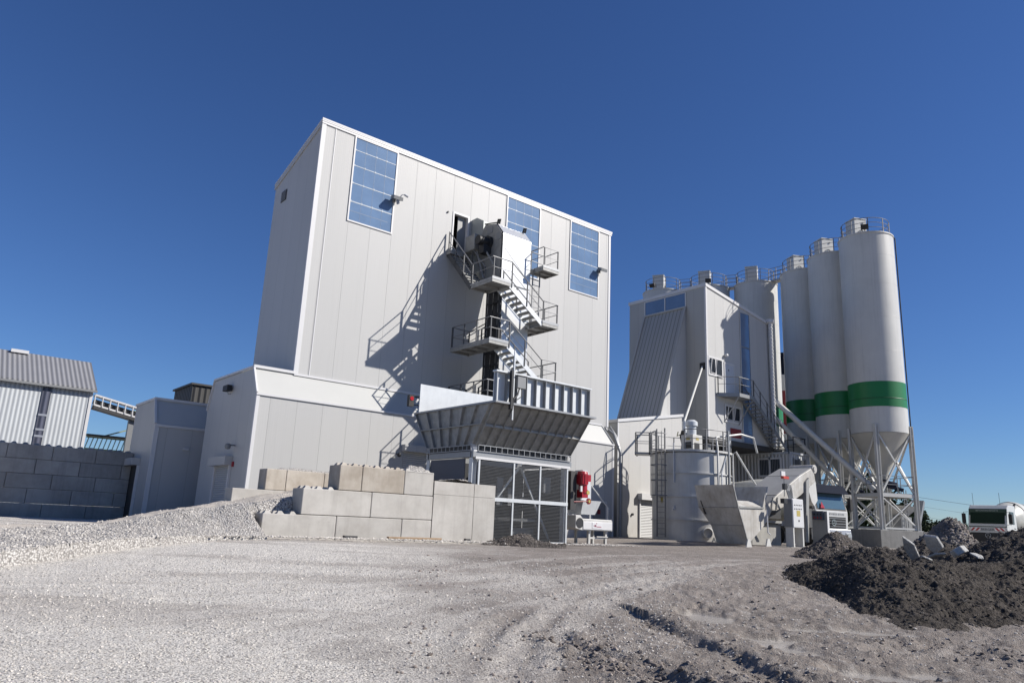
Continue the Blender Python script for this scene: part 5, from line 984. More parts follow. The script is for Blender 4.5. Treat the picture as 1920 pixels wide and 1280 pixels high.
# ------------------------------------------------------------------ cement silos
U1 = Vector((.458, .889, 0)); W1 = Vector((.889, -.458, 0)); C1 = Vector((51.25, 23.3, 0)); PZ0 = 1.44
pl = MB(); P0 = C1 - U1 * 1.62 - W1 * 1.75; 
pl.prism([P0 + Vector((0, 0, -.3)), P0 + W1 * 3.15 + Vector((0, 0, -.3)), P0 + W1 * 3.15 + U1 * 11.2 + Vector((0, 0, -.3)), P0 + U1 * 11.2 + Vector((0, 0, -.3))], (0, 0, PZ0 + .3))
o = pl.build('silo_plinth', 'concrete_g', None, loc=(53, 27, 0), bevel=.02); tag(o, 'long grey concrete plinth carrying the three front silos', 'plinth')
pl = MB(); P1 = P0 + W1 * 3.17; pl.prism([P1 + Vector((0, 0, -.3)), P1 + W1 * 1.1 + Vector((0, 0, -.3)), P1 + W1 * 1.1 + U1 * 4 + Vector((0, 0, -.3)), P1 + U1 * 4 + Vector((0, 0, -.3))], (0, 0, PZ0 + .27)); o = pl.build('plinth_block', 'concrete_g', None, loc=(54, 23, 0), bevel=.02); tag(o, 'lighter concrete end block at the right of the silo plinth', 'plinth')
ZS0, ZS1, SR = 7.75 - PZ0, 21.8 - PZ0, 1.81
def silo_proto():
    t = thing('cement_silo', '', 'silo', (0, 0, 0), 'cement silos')
    mb = MB(); mb.lathe([(SR, ZS0), (SR, ZS1), (SR + .05, ZS1), (SR + .05, ZS1 + .09), (SR - .05, ZS1 + .1), (.4, ZS1 + .3), (0, ZS1 + .31)], (0, 0, 0), 64); mb.build('shell', 'silo', t, smooth=True, local=True, loc=(0, 0, 0))
    mb = MB(); mb.lathe([(SR + .012, 9.45 - PZ0), (SR + .012, 11.15 - PZ0)], (0, 0, 0), 64); bd = mb.build('band', 'green', t, smooth=True, local=True, loc=(0, 0, 0), fixn=True)
    mb = MB(); mb.lathe([(SR + .02, 10.0 - PZ0), (SR + .03, 10.02 - PZ0), (SR + .02, 10.04 - PZ0)], (0, 0, 0), 64); mb.build('seam', mat('dark green seam', (.003, .07, .02), .5), bd, smooth=True, local=True, loc=(0, 0, 0))
    for z in (13.3, 15.7, 18.1, 20.2):
        mb = MB(); mb.lathe([(SR + .002, z - PZ0), (SR + .008, z + .012 - PZ0), (SR + .002, z + .024 - PZ0)], (0, 0, 0), 64); mb.build('weld_seam', 'silo', t, smooth=True, local=True, loc=(0, 0, 0))
    mb = MB(); mb.lathe([(SR, ZS0 - .02), (SR - .06, ZS0 - .12), (.30, 5.0 - PZ0), (.30, 4.6 - PZ0), (.22, 4.55 - PZ0), (.22, 4.1 - PZ0)], (0, 0, 0), 48); mb.build('cone', mat('cream silo cone', (.60, .585, .53), .5, dirt=.15), t, smooth=True, local=True, loc=(0, 0, 0))
    mb = MB(); mb.cyl((0, 0, 4.62 - PZ0), .34, .12, 20); mb.build('valve', 'dark', t, local=True, loc=(0, 0, 0)); mb = MB(); mb.cyl((.1, -.25, 3.05), .2, .6, 16, (.6, -.7, -.25)); mb.cyl((.1, -.3, 2.85), .12, .95, 12, (.6, -.7, -.25)); mb.build('vibrator_motor', mat('navy motor paint', (.012, .02, .06), .4), t, smooth=True, local=True, loc=(0, 0, 0))
    a = 1.32
    for sx in (-1, 1):
        for sy in (-1, 1):
            x, y = a * sx, a * sy; mb = MB(); mb.box(x - .12, y - .12, 0, x - .095, y + .12, ZS0 + .5).box(x + .095, y - .12, 0, x + .12, y + .12, ZS0 + .5).box(x - .095, y - .02, 0, x + .095, y + .02, ZS0 + .5).box(x - .2, y - .2, 0, x + .2, y + .2, .03); mb.build('leg', 'silo_steel', t, local=True, loc=(0, 0, 0))
    cs = [(-a, -a), (a, -a), (a, a), (-a, a)]; mb = MB(); zb = 3.66 - PZ0
    for i in range(4):
        p, q = cs[i], cs[(i + 1) % 4]; P, Q = Vector((*p, 0)), Vector((*q, 0)); d = (Q - P).normalized() * .12
        for z, hh in ((zb, .22), (.12, .12)): mb.bar(P + d + Vector((0, 0, z)), Q - d + Vector((0, 0, z)), .1, hh)
        mb.bar(P + d + Vector((0, 0, .2)), Q - d + Vector((0, 0, zb - .15)), .07, .07); mb.bar(Q - d + Vector((0, 0, .2)), P + d + Vector((0, 0, zb - .15)), .07, .07)
        mb.bar(P + d + Vector((0, 0, zb + .15)), Q - d + Vector((0, 0, ZS0 - .1)), .10, .10); mb.bar(Q - d + Vector((0, 0, zb + .15)), P + d + Vector((0, 0, ZS0 - .1)), .10, .10)
    mb.build('bracing', 'silo_steel', t, local=True, loc=(0, 0, 0))
    mb = MB(); mb.box(-a, -a, zb + .115, a, a, zb + .14); dk_ = mb.build('deck', 'galv', t, local=True, loc=(0, 0, 0))
    mb = MB()
    for i in range(4):
        p, q = cs[i], cs[(i + 1) % 4]
        for h in (.55, 1.1): mb.bar((*p, zb + .14 + h), (*q, zb + .14 + h), .04, .04)
        m_ = ((p[0] + q[0]) / 2, (p[1] + q[1]) / 2); mb.bar((*m_, zb + .14), (*m_, zb + 1.24), .04, .04)
    mb.build('deck_railing', 'rail', dk_, local=True, loc=(0, 0, 0))
    mb = MB(); rr_ = SR - .22; zt2 = ZS1 + .1
    for h in (.4, .75, 1.1): mb.tube([(rr_ * math.cos(k * 6.2832 / 40), rr_ * math.sin(k * 6.2832 / 40), zt2 + h) for k in range(41)], .024 if h > 1 else .018, 6, cap=False)
    for k in range(9): x, y = rr_ * math.cos(k * 6.2832 / 9), rr_ * math.sin(k * 6.2832 / 9); mb.bar((x, y, zt2 - .02), (x, y, zt2 + 1.1), .05, .05)
    mb.build('roof_railing', 'rail', t, local=True, loc=(0, 0, 0))
    mb = MB(); mb.box(-1.0, -.25, zt2 - .1, -.02, .75, zt2 + 1.45); mb.box(-1.03, -.28, zt2 + 1.46, .01, .78, zt2 + 1.55); fb = mb.build('filter_box', 'silo', t, local=True, loc=(0, 0, 0), bevel=.02)
    mb = MB(); mb.lathe([(.16, 0), (.22, .02), (.22, .05)], (-.5, -.26, zt2 + .4), 18, (0, -1, 0)); mb.cyl((-.3, -.255, zt2 + 1.2), .06, .05, 12, (0, -1, 0)); mb.build('hatch', 'galv', fb, local=True, loc=(0, 0, 0))
    mb = MB(); mb.tube([(1.51, -1.16, .5), (1.51, -1.16, ZS1), (1.3, -1.0, ZS1 + .25)], .04, 6); mb.build('fill_pipe', 'dark', t, local=True, loc=(0, 0, 0))
    return t
sp = silo_proto(); rot1 = math.atan2(W1.y, W1.x)
U2 = Vector((-.47, .883, 0)); rot2 = math.atan2(-.47, .883) * 0 + math.atan2(U2.y, U2.x) - math.pi / 2
spots = [(C1.x, C1.y, rot1, PZ0, 'nearest and tallest looking white silo with a broad green band, far right of the row'), (C1.x + 1.95, C1.y + 3.55, rot1, PZ0, 'white silo with a green band, middle one of the three front silos'), (C1.x + 3.85, C1.y + 7.05, rot1, PZ0, 'white silo with a green band, third from the right, behind the conveyor tubes'),
         (55.1, 34.85, rot2, PZ0, 'white silo half sunlit behind the right edge of the mixing tower'), (53.3, 38.45, rot2, PZ0, 'white silo peeping over the roof corner of the mixing tower'), (51.4, 42.1, rot2, PZ0, 'white silo top showing over the left side of the mixing tower')]
def ladder_pole(): pass
for i, (x, y, r_, z, lab) in enumerate(spots):
    s_o = sp if i == 0 else dup(sp); s_o.location = (x, y, z); s_o.rotation_euler = (0, 0, r_); s_o['label'] = lab
o = MB(); q0 = Vector((55.1, 34.85, 0)); o.prism([q0 + Vector((-2, -2, -.2)), q0 + Vector((2, -2, -.2)), q0 + Vector((-1.5, 9.5, -.2)), q0 + Vector((-6.5, 9.5, -.2))], (0, 0, PZ0 + .2)); o = o.build('silo_plinth', 'concrete_g', None, loc=(54, 38, 0)); tag(o, 'concrete plinth of the three rear silos hidden behind the tower', 'plinth')
# catwalks between the silo tops
for (ia, ib, lab) in ((0, 1, 'railed catwalk between the two nearest silo tops'), (1, 2, 'railed catwalk between the middle and third silo tops'), (2, 3, 'longer railed catwalk linking the front and rear silo rows'), (3, 4, 'railed catwalk between the half sunlit silo and its left neighbour'), (4, 5, 'railed catwalk at the left end of the silo tops')):
    a = Vector(spots[ia][:2] + (21.9,)); b_ = Vector(spots[ib][:2] + (21.9,)); d = (b_ - a).normalized(); p, q = a + d * (SR - .25), b_ - d * (SR - .25); sd_ = d.cross(Vector((0, 0, 1))) * .38
    t = thing('catwalk', lab, 'catwalk', (p + q) / 2, 'catwalks between the silo tops'); MB().bar(p, q, .8, .08).build('deck', 'galv', t)
    for s_s in (-1, 1):
        mb = MB()
        for h in (.4, .75, 1.1): mb.tube([p + sd_ * s_s + Vector((0, 0, h)), q + sd_ * s_s + Vector((0, 0, h))], .022, 6)
        n = 2 if (q - p).length > 1 else 1
        for k in range(n + 1): c = p + (q - p) * k / n + sd_ * s_s; mb.bar(c, c + Vector((0, 0, 1.1)), .05, .05)
        mb.build('railing', 'rail', t)
# rim floodlights
for (i, ang, lab) in ((0, 205, 'black floodlight on the rim of the nearest silo'), (5, 190, 'black floodlight on the rim of the leftmost silo'), (4, 215, 'black floodlight on the rim of the fifth silo')):
    x, y = spots[i][0] + SR * math.cos(R_(ang)), spots[i][1] + SR * math.sin(R_(ang)); t = thing('floodlight', lab, 'floodlight', (x, y, 22.0), 'floodlights on the silo rims'); mb = MB(); c = Vector((x, y, 22.2)); d = Vector((math.cos(R_(ang)), math.sin(R_(ang)), 0)); e = Vector((-d.y, d.x, 0))
    mb.hexa([c + d * .1 + e * .25 + Vector((0, 0, -.2)), c + d * .1 - e * .25 + Vector((0, 0, -.2)), c - d * .2 - e * .25 + Vector((0, 0, -.1)), c - d * .2 + e * .25 + Vector((0, 0, -.1))], [c + d * .3 + e * .25 + Vector((0, 0, .12)), c + d * .3 - e * .25 + Vector((0, 0, .12)), c - d * .0 - e * .25 + Vector((0, 0, .22)), c - d * .0 + e * .25 + Vector((0, 0, .22))]); mb.build('housing', 'dark', t); MB().bar(c - d * .1 + Vector((0, 0, -.3)), c + Vector((0, 0, 0)), .06, .06).build('bracket', 'galv', t)
# screw conveyor tubes
def screw(p, q, r, label):
    p, q = Vector(p), Vector(q); d = (q - p); t = thing('screw_conveyor', label, 'screw conveyor', p); mb = MB(); mb.tube([p, q], r, 16); mb.build('tube', 'silo_steel', t, smooth=True)
    for k in (.33, .66): c = p + d * k; mb = MB(); mb.tube([c - d.normalized() * .05, c + d.normalized() * .05], r + .06, 16); mb.build('flange', 'silo_steel', t, smooth=True)
    mb = MB(); mb.tube([p - d.normalized() * .75, p - d.normalized() * .02], r * .8, 12); mb.build('motor', mat('navy motor paint', (.012, .02, .06), .4) if 0 else 'dark', t, smooth=True)
e1 = at(1640, 918, 'X', 50.6); screw(e1, (48.25, 29.9, 10.85), .19, 'upper long grey screw conveyor tube slanting from the tower to the nearest silo'); e2 = at(1580, 912, 'X', 52.2); screw(e2, at(1452, 782, 'X', 48.25), .17, 'lower grey screw conveyor tube slanting from the tower to the middle silo')
# ------------------------------------------------------------------ round water tank
TC = Vector((34.2, 26.1, 0)); TR = 2.14; TZ = 4.9
tk = thing('water_tank', 'round pale grey steel tank with ring stiffeners, railed top and a side ladder', 'tank', TC)
mb = MB(); mb.lathe([(TR, -.1), (TR, TZ), (TR - .1, TZ + .04), (.0, TZ + .1)], TC, 72); mb.build('shell', 'paint', tk, smooth=True)
for z in (1.35, 2.55, 3.78): mb = MB(); mb.lathe([(TR, z), (TR + .07, z), (TR + .07, z + .06), (TR, z + .06)], TC, 72); mb.build('ring', 'paint', tk, smooth=True)
mb = MB(); mb.lathe([(TR - .3, TZ + .05), (TR + .12, TZ + .05), (TR + .12, TZ + .16), (TR - .3, TZ + .16)], TC, 72); mb.build('top_rim', 'paint', tk)
def tp(az, r, z): return TC + Vector((r * math.cos(R_(az)), r * math.sin(R_(az)), z))
ccam = math.degrees(math.atan2(-TC.y, -TC.x))
def rail_arc(a0, a1, name='top_railing'):
    n = max(3, int(abs(a1 - a0) / 8)); mb = MB()
    for h, r_ in ((1.1, .028), (.6, .02), (.3, .016)): mb.tube([tp(a0 + (a1 - a0) * k / n, TR + .02, TZ + .15 + h) for k in range(n + 1)], r_, 6)
    m_ = max(2, int(abs(a1 - a0) / 28))
    for k in range(m_ + 1): a = a0 + (a1 - a0) * k / m_; mb.bar(tp(a, TR + .02, TZ + .02), tp(a, TR + .02, TZ + 1.25), .055, .055)
    mb.build(name, 'rail', tk)
rail_arc(ccam - 8, ccam + 175); rail_arc(ccam - 60, ccam - 185)
mb = MB(); la = ccam - 42; e = Vector((-math.sin(R_(la)), math.cos(R_(la)), 0))
for s in (-.3, .3): mb.bar(tp(la, TR + .22, .45) + e * s, tp(la, TR + .22, TZ + 1.3) + e * s, .07, .05)
for k in range(17): mb.bar(tp(la, TR + .22, .6 + k * .28) - e * .3, tp(la, TR + .22, .6 + k * .28) + e * .3, .03, .03)
lad = mb.build('ladder', 'rail', tk); mb = MB()
for z in (2.6, 3.4, 4.2, 5.0, 5.9): mb.tube([tp(la, TR + .22, z) + e * (.42 * math.cos(R_(a))) + Vector((math.cos(R_(la)), math.sin(R_(la)), 0)) * (.65 * math.sin(R_(a))) for a in range(0, 181, 15)], .025, 6)
for a in (30, 65, 115, 150): o_ = e * (.42 * math.cos(R_(a))) + Vector((math.cos(R_(la)), math.sin(R_(la)), 0)) * (.65 * math.sin(R_(a))); mb.bar(tp(la, TR + .22, 2.6) + o_, tp(la, TR + .22, 6.0) + o_, .035, .02)
mb.build('safety_cage', 'rail', lad)
mb = MB(); pd_ = tp(ccam - 88, TR, TZ); mb.prism([tp(ccam - 74, TR + .1, TZ - .0), tp(ccam - 102, TR + .1, TZ), tp(ccam - 98, TR + 1.0, TZ), tp(ccam - 78, TR + 1.0, TZ)], (0, 0, .1)); sp_ = mb.build('side_platform', 'galv', tk); railing([tp(ccam - 74, TR + .15, TZ + .1), tp(ccam - 78, TR + .95, TZ + .1), tp(ccam - 98, TR + .95, TZ + .1), tp(ccam - 102, TR + .15, TZ + .1)], 'rail', sp_)
mb = MB(); c = tp(ccam + 4, .9, TZ + .1); mb.box(c.x - .42, c.y - .4, TZ + .1, c.x + .42, c.y + .4, TZ + 1.05); pu = mb.build('pump_unit', 'paint', tk, bevel=.02)
dv = Vector((math.cos(R_(ccam)), math.sin(R_(ccam)), 0)); bx(c.x - .3, c.y - .41, TZ + .25, c.x + .15, c.y - .405, TZ + .6).build('grille', 'dark', pu); bx(c.x - .15, c.y - .41, TZ + .76, c.x + .1, c.y - .405, TZ + .9).build('warning_label', 'yellow', pu)
bx(c.x - .43, c.y - .3, TZ + .3, c.x - .421, c.y + .2, TZ + .65).build('grille', 'dark', pu); bx(c.x - .43, c.y - .2, TZ + .76, c.x - .421, c.y + .05, TZ + .9).build('warning_label', 'yellow', pu)
mb = MB(); mb.cyl((c.x, c.y, TZ + 1.06), .26, .5, 20); mb.lathe([(.34, 0), (.34, .22), (.2, .34), (0, .36)], (c.x, c.y, TZ + 1.56), 22); mb.build('agitator_motor', 'galv_b', pu, smooth=True)
hs = MB(); c2 = tp(ccam - 40, .8, TZ)
for k in range(3): o_ = Vector((k * .07, -k * .05, 0)); hs.tube([c2 + o_ + Vector((0, 0, .15)), c2 + o_ + Vector((.06, -.02, .6)), c2 + o_ + Vector((-.03, .02, 1.0)), c2 + o_ + Vector((.1, 0, 1.35))], .045, 7)
hs.build('hose', 'black', tk); MB().tube([c2 + Vector((-.1, 0, 1.1)), c2 + Vector((-.35, 0, 1.0)), c2 + Vector((-.25, 0, 1.25))], .03, 6).build('strap', 'yellow', tk)
mb = MB(); mb.tube([tp(ccam - 20, .5, TZ + .15), tp(ccam - 20, .5, TZ + 1.25)], .12, 10); mb.build('standpipe', 'galv_b', tk)
mb = MB(); a_ = tp(ccam + 62, TR + .12, 0); 
mb.bar(a_ + Vector((0, 0, 2.0)), a_ + Vector((0, 0, TZ + 1.3)), .1, .1); mb.build('post', 'galv', tk)
mb = MB(); a_ = tp(ccam + 38, TR + .14, 0); mb.tube([a_ + Vector((0, 0, 2.5)), a_ + Vector((0, 0, TZ + .3)), a_ + Vector((.25, .25, TZ + .9)), tp(ccam + 80, TR + .6, TZ + 1.2), tp(ccam + 95, TR + 1.3, TZ + 1.1), tp(ccam + 98, TR + 1.5, TZ + .3)], .055, 8); mb.build('pipe', 'silo_steel', tk, smooth=True)
mb = MB(); b_ = tp(ccam + 78, TR + .15, 0); mb.tube([b_ + Vector((0, 0, 1.8)), b_ + Vector((0, 0, TZ + .1)), b_ + Vector((.15, -.1, TZ + .25)), b_ + Vector((.8, -.7, 3.6)), b_ + Vector((1.4, -1.3, 2.4))], .05, 8); mb.build('pipe', 'silo_steel', tk, smooth=True)
mb = MB(); a2 = tp(ccam + 44, TR + .13, 0); mb.tube([tp(ccam + 70, TR + .1, TZ + .8), a2 + Vector((.1, .05, TZ - 1.0)), a2 + Vector((0, 0, 2.3))], .035, 7); mb.lathe([(0, -.16), (.14, -.1), (.16, .05), (.08, .2), (0, .22)], a2 + Vector((0, -.1, 2.55)), 12); mb.build('valve_pipe', 'galv_b', tk, smooth=True)
mb = MB(); mb.lathe([(.26, 0), (.30, .05), (.30, .10), (.24, .12)], tp(ccam + 22, TR - .03, .75), 24, (math.cos(R_(ccam + 22)), math.sin(R_(ccam + 22)), 0)); mb.build('manhole', 'paint', tk, smooth=True)
mb = MB(); v1 = tp(ccam - 24, TR + .05, 0); mb.tube([v1 + Vector((0, 0, TZ + .5)), v1 + Vector((0, 0, 3.3))], .04, 8); mb.tube([v1 + Vector((0, 0, 2.1)), v1 + Vector((0, 0, 1.9)), v1 + Vector((-.15, 0, 1.88))], .04, 8); mb.build('level_gauge', 'white', tk); nx = Vector((math.cos(R_(ccam - 36)), math.sin(R_(ccam - 36)), 0)); q = tp(ccam - 46, TR + .01, 2.25); bxm = MB(); e = Vector((-math.sin(R_(ccam - 46)), math.cos(R_(ccam - 46)), 0)); bxm.prism([q - e * .08, q + e * .08, q + e * .08 + Vector((0, 0, .25)), q - e * .08 + Vector((0, 0, .25))], (q - TC).normalized() * .02); bxm.build('yellow_sticker', 'yellow', tk)
an = R_(ccam + 34); nrm = Vector((math.cos(an), math.sin(an), 0)); rt = Vector((-math.sin(an), math.cos(an), 0)); text('AL', .34, 'letter', tk, lm(TC + nrm * (TR + .008) + Vector((0, 0, .42)), rt, (0, 0, 1), tk))
# thin feed tube from the tank to the tower
ft = thing('feed_tube', 'slender white tube slanting from the tank top up to the tower wall', 'pipe', (34.9, 27, 6)); p = at(1283, 790, 'Y', 26.6); q = Vector((TX0 - .05, 29.85, 11.56)); MB().tube([p, q], .07, 10).build('tube', 'silo_steel', ft, smooth=True); bx(TX0 - .06, 29.65, 11.4, TX0 - .004, 30.05, 11.85).build('wall_collar', 'dark', ft); MB().tube([p + Vector((0, 0, -.9)), p], .13, 12).build('foot', 'galv_b', ft, smooth=True)
# ------------------------------------------------------------------ concrete recycler
rc = thing('concrete_recycler', 'soiled white concrete recycler with an intake trough and an inclined covered screw', 'recycling machine', (31, 20.4, .3)); RY = 19.6
ne = [at(1374, 908, 'Y', RY), at(1384, 951, 'Y', RY), at(1394, 985, 'Y', RY), at(1403, 1020, 'Y', RY)]; fe = [at(x, y, 'X', n_.x) for (x, y), n_ in zip(((1302, 906), (1310, 951), (1333, 985), (1344, 1023)), ne)]
for f_, n_ in zip(fe, ne): f_.z = n_.z
mb = MB()
for i in range(3): mb.prism([ne[i], ne[i + 1], fe[i + 1], fe[i]], (.05, 0, 0))
mb.build('end_plate', 'dirtywhite', rc)
mb = MB()
for i in (1, 2): mb.bar(ne[i] + Vector((-.02, 0, 0)), fe[i] + Vector((-.02, 0, 0)), .03, .03)
for i in range(3): mb.bar(ne[i] + Vector((-.01, -.01, 0)), ne[i + 1] + Vector((-.01, -.01, 0)), .05, .05)
mb.build('plate_edge', 'galv_d', rc)
def side(pts, y): return [at(px, py, 'Y', y) for px, py in pts]
s1 = side(((1384, 951), (1431, 953), (1440, 945), (1447, 957), (1438, 977), (1424, 996), (1404, 1018), (1395, 985)), RY + .02); mb = MB(); mb.prism(s1, (0, .05, 0)); mb.build('trough_side', 'dirtywhite', rc)
bw = [Vector((ne[0].x + .06, 21.6, ne[0].z)), Vector((31.3, 21.6, ne[0].z + .05)), Vector((31.15, 21.5, 1.6)), Vector((ne[1].x + .06, 21.4, 1.6))]; mb = MB(); mb.prism(bw, (0, .05, 0)); mb.build('trough_back', mat('wet stained steel', (.075, .072, .07), .5, .1, dirt=.5, dscale=2), rc)
mb = MB(); mb.prism([ne[1] + Vector((.06, .08, .05)), Vector((30.95, RY + .08, 2.02)), Vector((31.0, RY + .5, 2.25)), ne[1] + Vector((.06, .5, .3))], (0, 0, .03)); mb.build('ledge', 'dirtywhite', rc); mb = MB(); mb.bar(ne[1] + Vector((.05, 0, .02)), Vector((30.98, RY, 1.99)), .07, .07); mb.build('ledge_edge', 'galv_d', rc)
tp_ = at(1437, 912, 'Y', RY); mb = MB(); mb.prism([tp_, at(1440, 912, 'Y', RY), at(1434, 953, 'Y', RY), at(1430, 953, 'Y', RY)], (0, 2.0, 0)); mb.build('divider', 'dirtywhite', rc)
sp2 = side(((1434, 955), (1456, 929), (1499, 892), (1521, 878), (1527, 889), (1529, 902), (1518, 912), (1503, 927), (1480, 945), (1456, 957)), RY + .06); mb = MB(); mb.prism(sp2, (0, 1.5, 0)); mb.build('screw_casing', 'dirtywhite', rc, bevel=.03)
mb = MB(); A_ = [sp2[0] + (sp2[3] - sp2[0]) * t for t in (0, 1)]
lid = [sp2[0], sp2[1], sp2[2], sp2[3]]
for i in range(3):
    p, q = lid[i], lid[i + 1]; n_ = Vector((-(q - p).z, 0, (q - p).x)).normalized() * .035; p2 = p + (q - p) * .02; q2 = p + (q - p) * .98
    mb.prism([p2 + n_ * .2 + Vector((0, .02, 0)), q2 + n_ * .2 + Vector((0, .02, 0)), q2 + n_ + Vector((0, .02, 0)), p2 + n_ + Vector((0, .02, 0))], (0, 1.75, 0))
mb.build('lid', mat('light grey lid', (.50, .50, .49), .5, dirt=.2), rc)
c = at(1531, 879, 'Y', RY); mb = MB(); mb.cyl((c.x, RY + .1, c.z), .22, 1.3, 24, (0, 1, 0)); mb.cyl((c.x - .05, RY + .04, c.z), .12, .06, 16, (0, 1, 0)); mb.build('end_drum', 'dirtywhite', rc, smooth=True)
ds = side(((1518, 912), (1529, 902), (1533, 938), (1527, 948), (1522, 940), (1516, 918)), RY + .05); mb = MB(); mb.prism(ds, (0, .9, 0)); mb.build('discharge_chute', 'paint', rc)
mb = MB(); mb.prism([at(1512, 902, 'Y', RY - .05), at(1517, 895, 'Y', RY - .05), at(1517, 1016, 'Y', RY - .05), at(1512, 1016, 'Y', RY - .05)], (0, .6, 0)); mb.build('support_plate', mat('grey support paint', (.42, .42, .41), .5, dirt=.2), rc)
mb = MB(); b0 = at(1408, 1000, 'Y', 20.6).x; b1 = at(1466, 1000, 'Y', 20.6).x; mb.box(b0, 20.6, .1, b1, 21.8, 1.35); mb.build('sludge_basin', mat('basin paint darkened as shade', (.47, .46, .43), .6, dirt=.3, streak=.3), rc, bevel=.12); mb = MB(); mb.box(b0 - .3, 20.4, 1.37, b1 + .4, 21.7, 1.48); mb.build('base_frame', 'galv_d', rc); mb = MB(); mb.box(31.9, 20.2, 1.57, 33.4, 21.0, 2.1); mb.cyl((32.0, 20.3, 1.9), .18, .9, 16, (1, 0, 0)); mb.build('gearbox', 'charcoal', rc)  # basin grey is darkened in colour to carry its shade
mb = MB(); p = at(1438, 955, 'Y', 19.4); q = at(1440, 998, 'Y', 19.4); mb.tube([p, q, q + Vector((.1, -.05, -.08))], .03, 7); mb.build('water_pipe', 'white', rc)
mb = MB()
for px in (1447, 1456): mb.bar(at(px, 955, 'Y', RY + .02), at(px + 2, 932, 'Y', RY + .02), .04, .04)
mb.build('guard_strap', 'galv_d', rc)
for px, lab in ((1405, ''), (1442, '')):
    b0 = at(px, 1024, 'Y', 19.2); mb = MB(); z = gz(b0.x, 19.2); mb.prism([(b0.x - .22, 19.2, z - .05), (b0.x + .22, 19.2, z - .05), (b0.x + .08, 19.2, z + .33), (b0.x - .08, 19.2, z + .33)], (0, .06, 0)); mb.build('anchor_lug', 'paint', rc)
text('IB', .5, 'letter_w', rc, lm((ne[2].x + .03, 20.25, .75), (0, -1, 0), (0.12, 0, 1), rc)) if 0 else None
# switch cabinet on legs, board with controls
cb = thing('control_cabinet', 'white switch cabinet on two legs with a yellow sticker, before the recycler', 'control cabinet', (32.5, 18.9, .3)); a = at(1485, 934, 'Y', 18.7); b_ = at(1508, 990, 'Y', 18.7); mb = MB(); mb.box(a.x, 18.7, b_.z, b_.x, 19.15, a.z); mb.build('cabinet', 'white', cb, bevel=.02); bx(a.x - .012, 18.72, b_.z + .02, a.x - .003, 19.13, a.z - .02).build('side_shade', 'grey', cb)  # grey sheet paints the shade on the cabinet's left face
bx(a.x + .03, 18.685, b_.z + .03, b_.x - .03, 18.697, a.z - .03).build('door', mat('white cabinet door', (.82, .82, .83), .35, dirt=.04), cb)
ks = []
for r_ in range(2):
    for k in range(5): ks.append(MB().cyl((a.x + .16 + k * .14, 18.684, a.z - .28 - r_ * .17), .025, .02, 10, (0, -1, 0)))
each(cb, 'push_button', 'dark', ks); bx(a.x + .32, 18.679, a.z - .78, a.x + .62, 18.684, a.z - .52).build('yellow_sticker', 'yellow', cb); bx(a.x + .45, 18.67, a.z - 1.02, a.x + .52, 18.684, a.z - .94).build('handle', 'dark', cb)
each(cb, 'leg', 'paint', [bx(a.x + .02, 18.72, .1, a.x + .12, 19.1, b_.z - .004), bx(b_.x - .12, 18.72, .1, b_.x - .02, 19.1, b_.z - .004)])
cab = []
for k in range(5): u = k * .09; cab.append(MB().tube([(a.x + .1 + u, 18.9, a.z), (a.x + .0 + u * .6, 18.95, a.z + .35), (a.x + .25 + u * .5, 19.0, a.z + .62), (a.x + .55 + u * .4, 19.1, a.z + .42), (a.x + .75 + u, 19.3, a.z + .1 - u), (a.x + 1.25 + u * .5, 19.35, a.z - .7)], .028, 6))
each(cb, 'cable', 'grey', cab, smooth=True)
mb = MB(); c = at(1470, 940, 'Y', 18.9); mb.box(c.x - .14, 18.8, c.z - .08, c.x + .12, 19.0, c.z + .14); mb.build('lamp_box', 'dark', cb)
sg = thing('signal_pole', 'thin pole with a red warning lamp above the switch cabinet', 'signal lamp', (31.8, 19.0, 2.4)); c = at(1471, 930, 'Y', 19.0); d_ = at(1470, 897, 'Y', 19.0); MB().tube([c, d_], .02, 6).build('pole', 'grey', sg); bx(d_.x - .02, 18.95, d_.z - .5, d_.x + .17, 19.1, d_.z - .22).build('sensor', 'dark', sg); bx(d_.x - .1, 18.95, d_.z + .0, d_.x + .35, 19.1, d_.z + .12).build('red_lamp', mat('bright red lamp', (.7, .08, .04), .3), sg); bx(d_.x - .16, 19.02, d_.z + .125, d_.x + .16, 19.1, d_.z + .34).build('white_plate', 'white', sg)
bd = thing('switch_board', 'grey upright switch board with a small control box, leaning into the dirt pile', 'control panel', (34.8, 18.8, .4)); mb = MB(); X_ = 34.75; yf = at(1522, 958, 'X', X_).y; zt3 = at(1550, 958, 'Y', 18.6).z; mb.box(X_, 18.6, .1, X_ + .16, yf, zt3); mb.build('board', mat('grey board', (.40, .40, .39), .5, dirt=.25, streak=.2), bd); bx(X_ + .004, 18.57, .1, X_ + .17, 18.596, zt3).build('edge', 'white', bd); c = at(1535, 966, 'X', X_); k_ = bx(X_ - .1, c.y - .28, c.z - .2, X_ - .004, c.y + .28, c.z + .22).build('control_box', 'bluegrey', bd, bevel=.01)  # white strip paints the sunlit edge of the board
each(k_, 'push_button', 'red', [MB().cyl((X_ - .105, c.y - .16 + j * .16, c.z - .1), .04, .02, 10, (-1, 0, 0)) for j in range(3)]); each(k_, 'push_button', 'black', [MB().cyl((X_ - .105, c.y - .16 + j * .16, c.z + .06), .04, .02, 10, (-1, 0, 0)) for j in range(3)])
sl = bx(31.0, 18.3, .0, 36.2, 19.5, .32).build('concrete_slab', 'concrete_g', None, loc=(33, 19, 0)); tag(sl, 'flat concrete slab under the switch cabinet', 'slab')
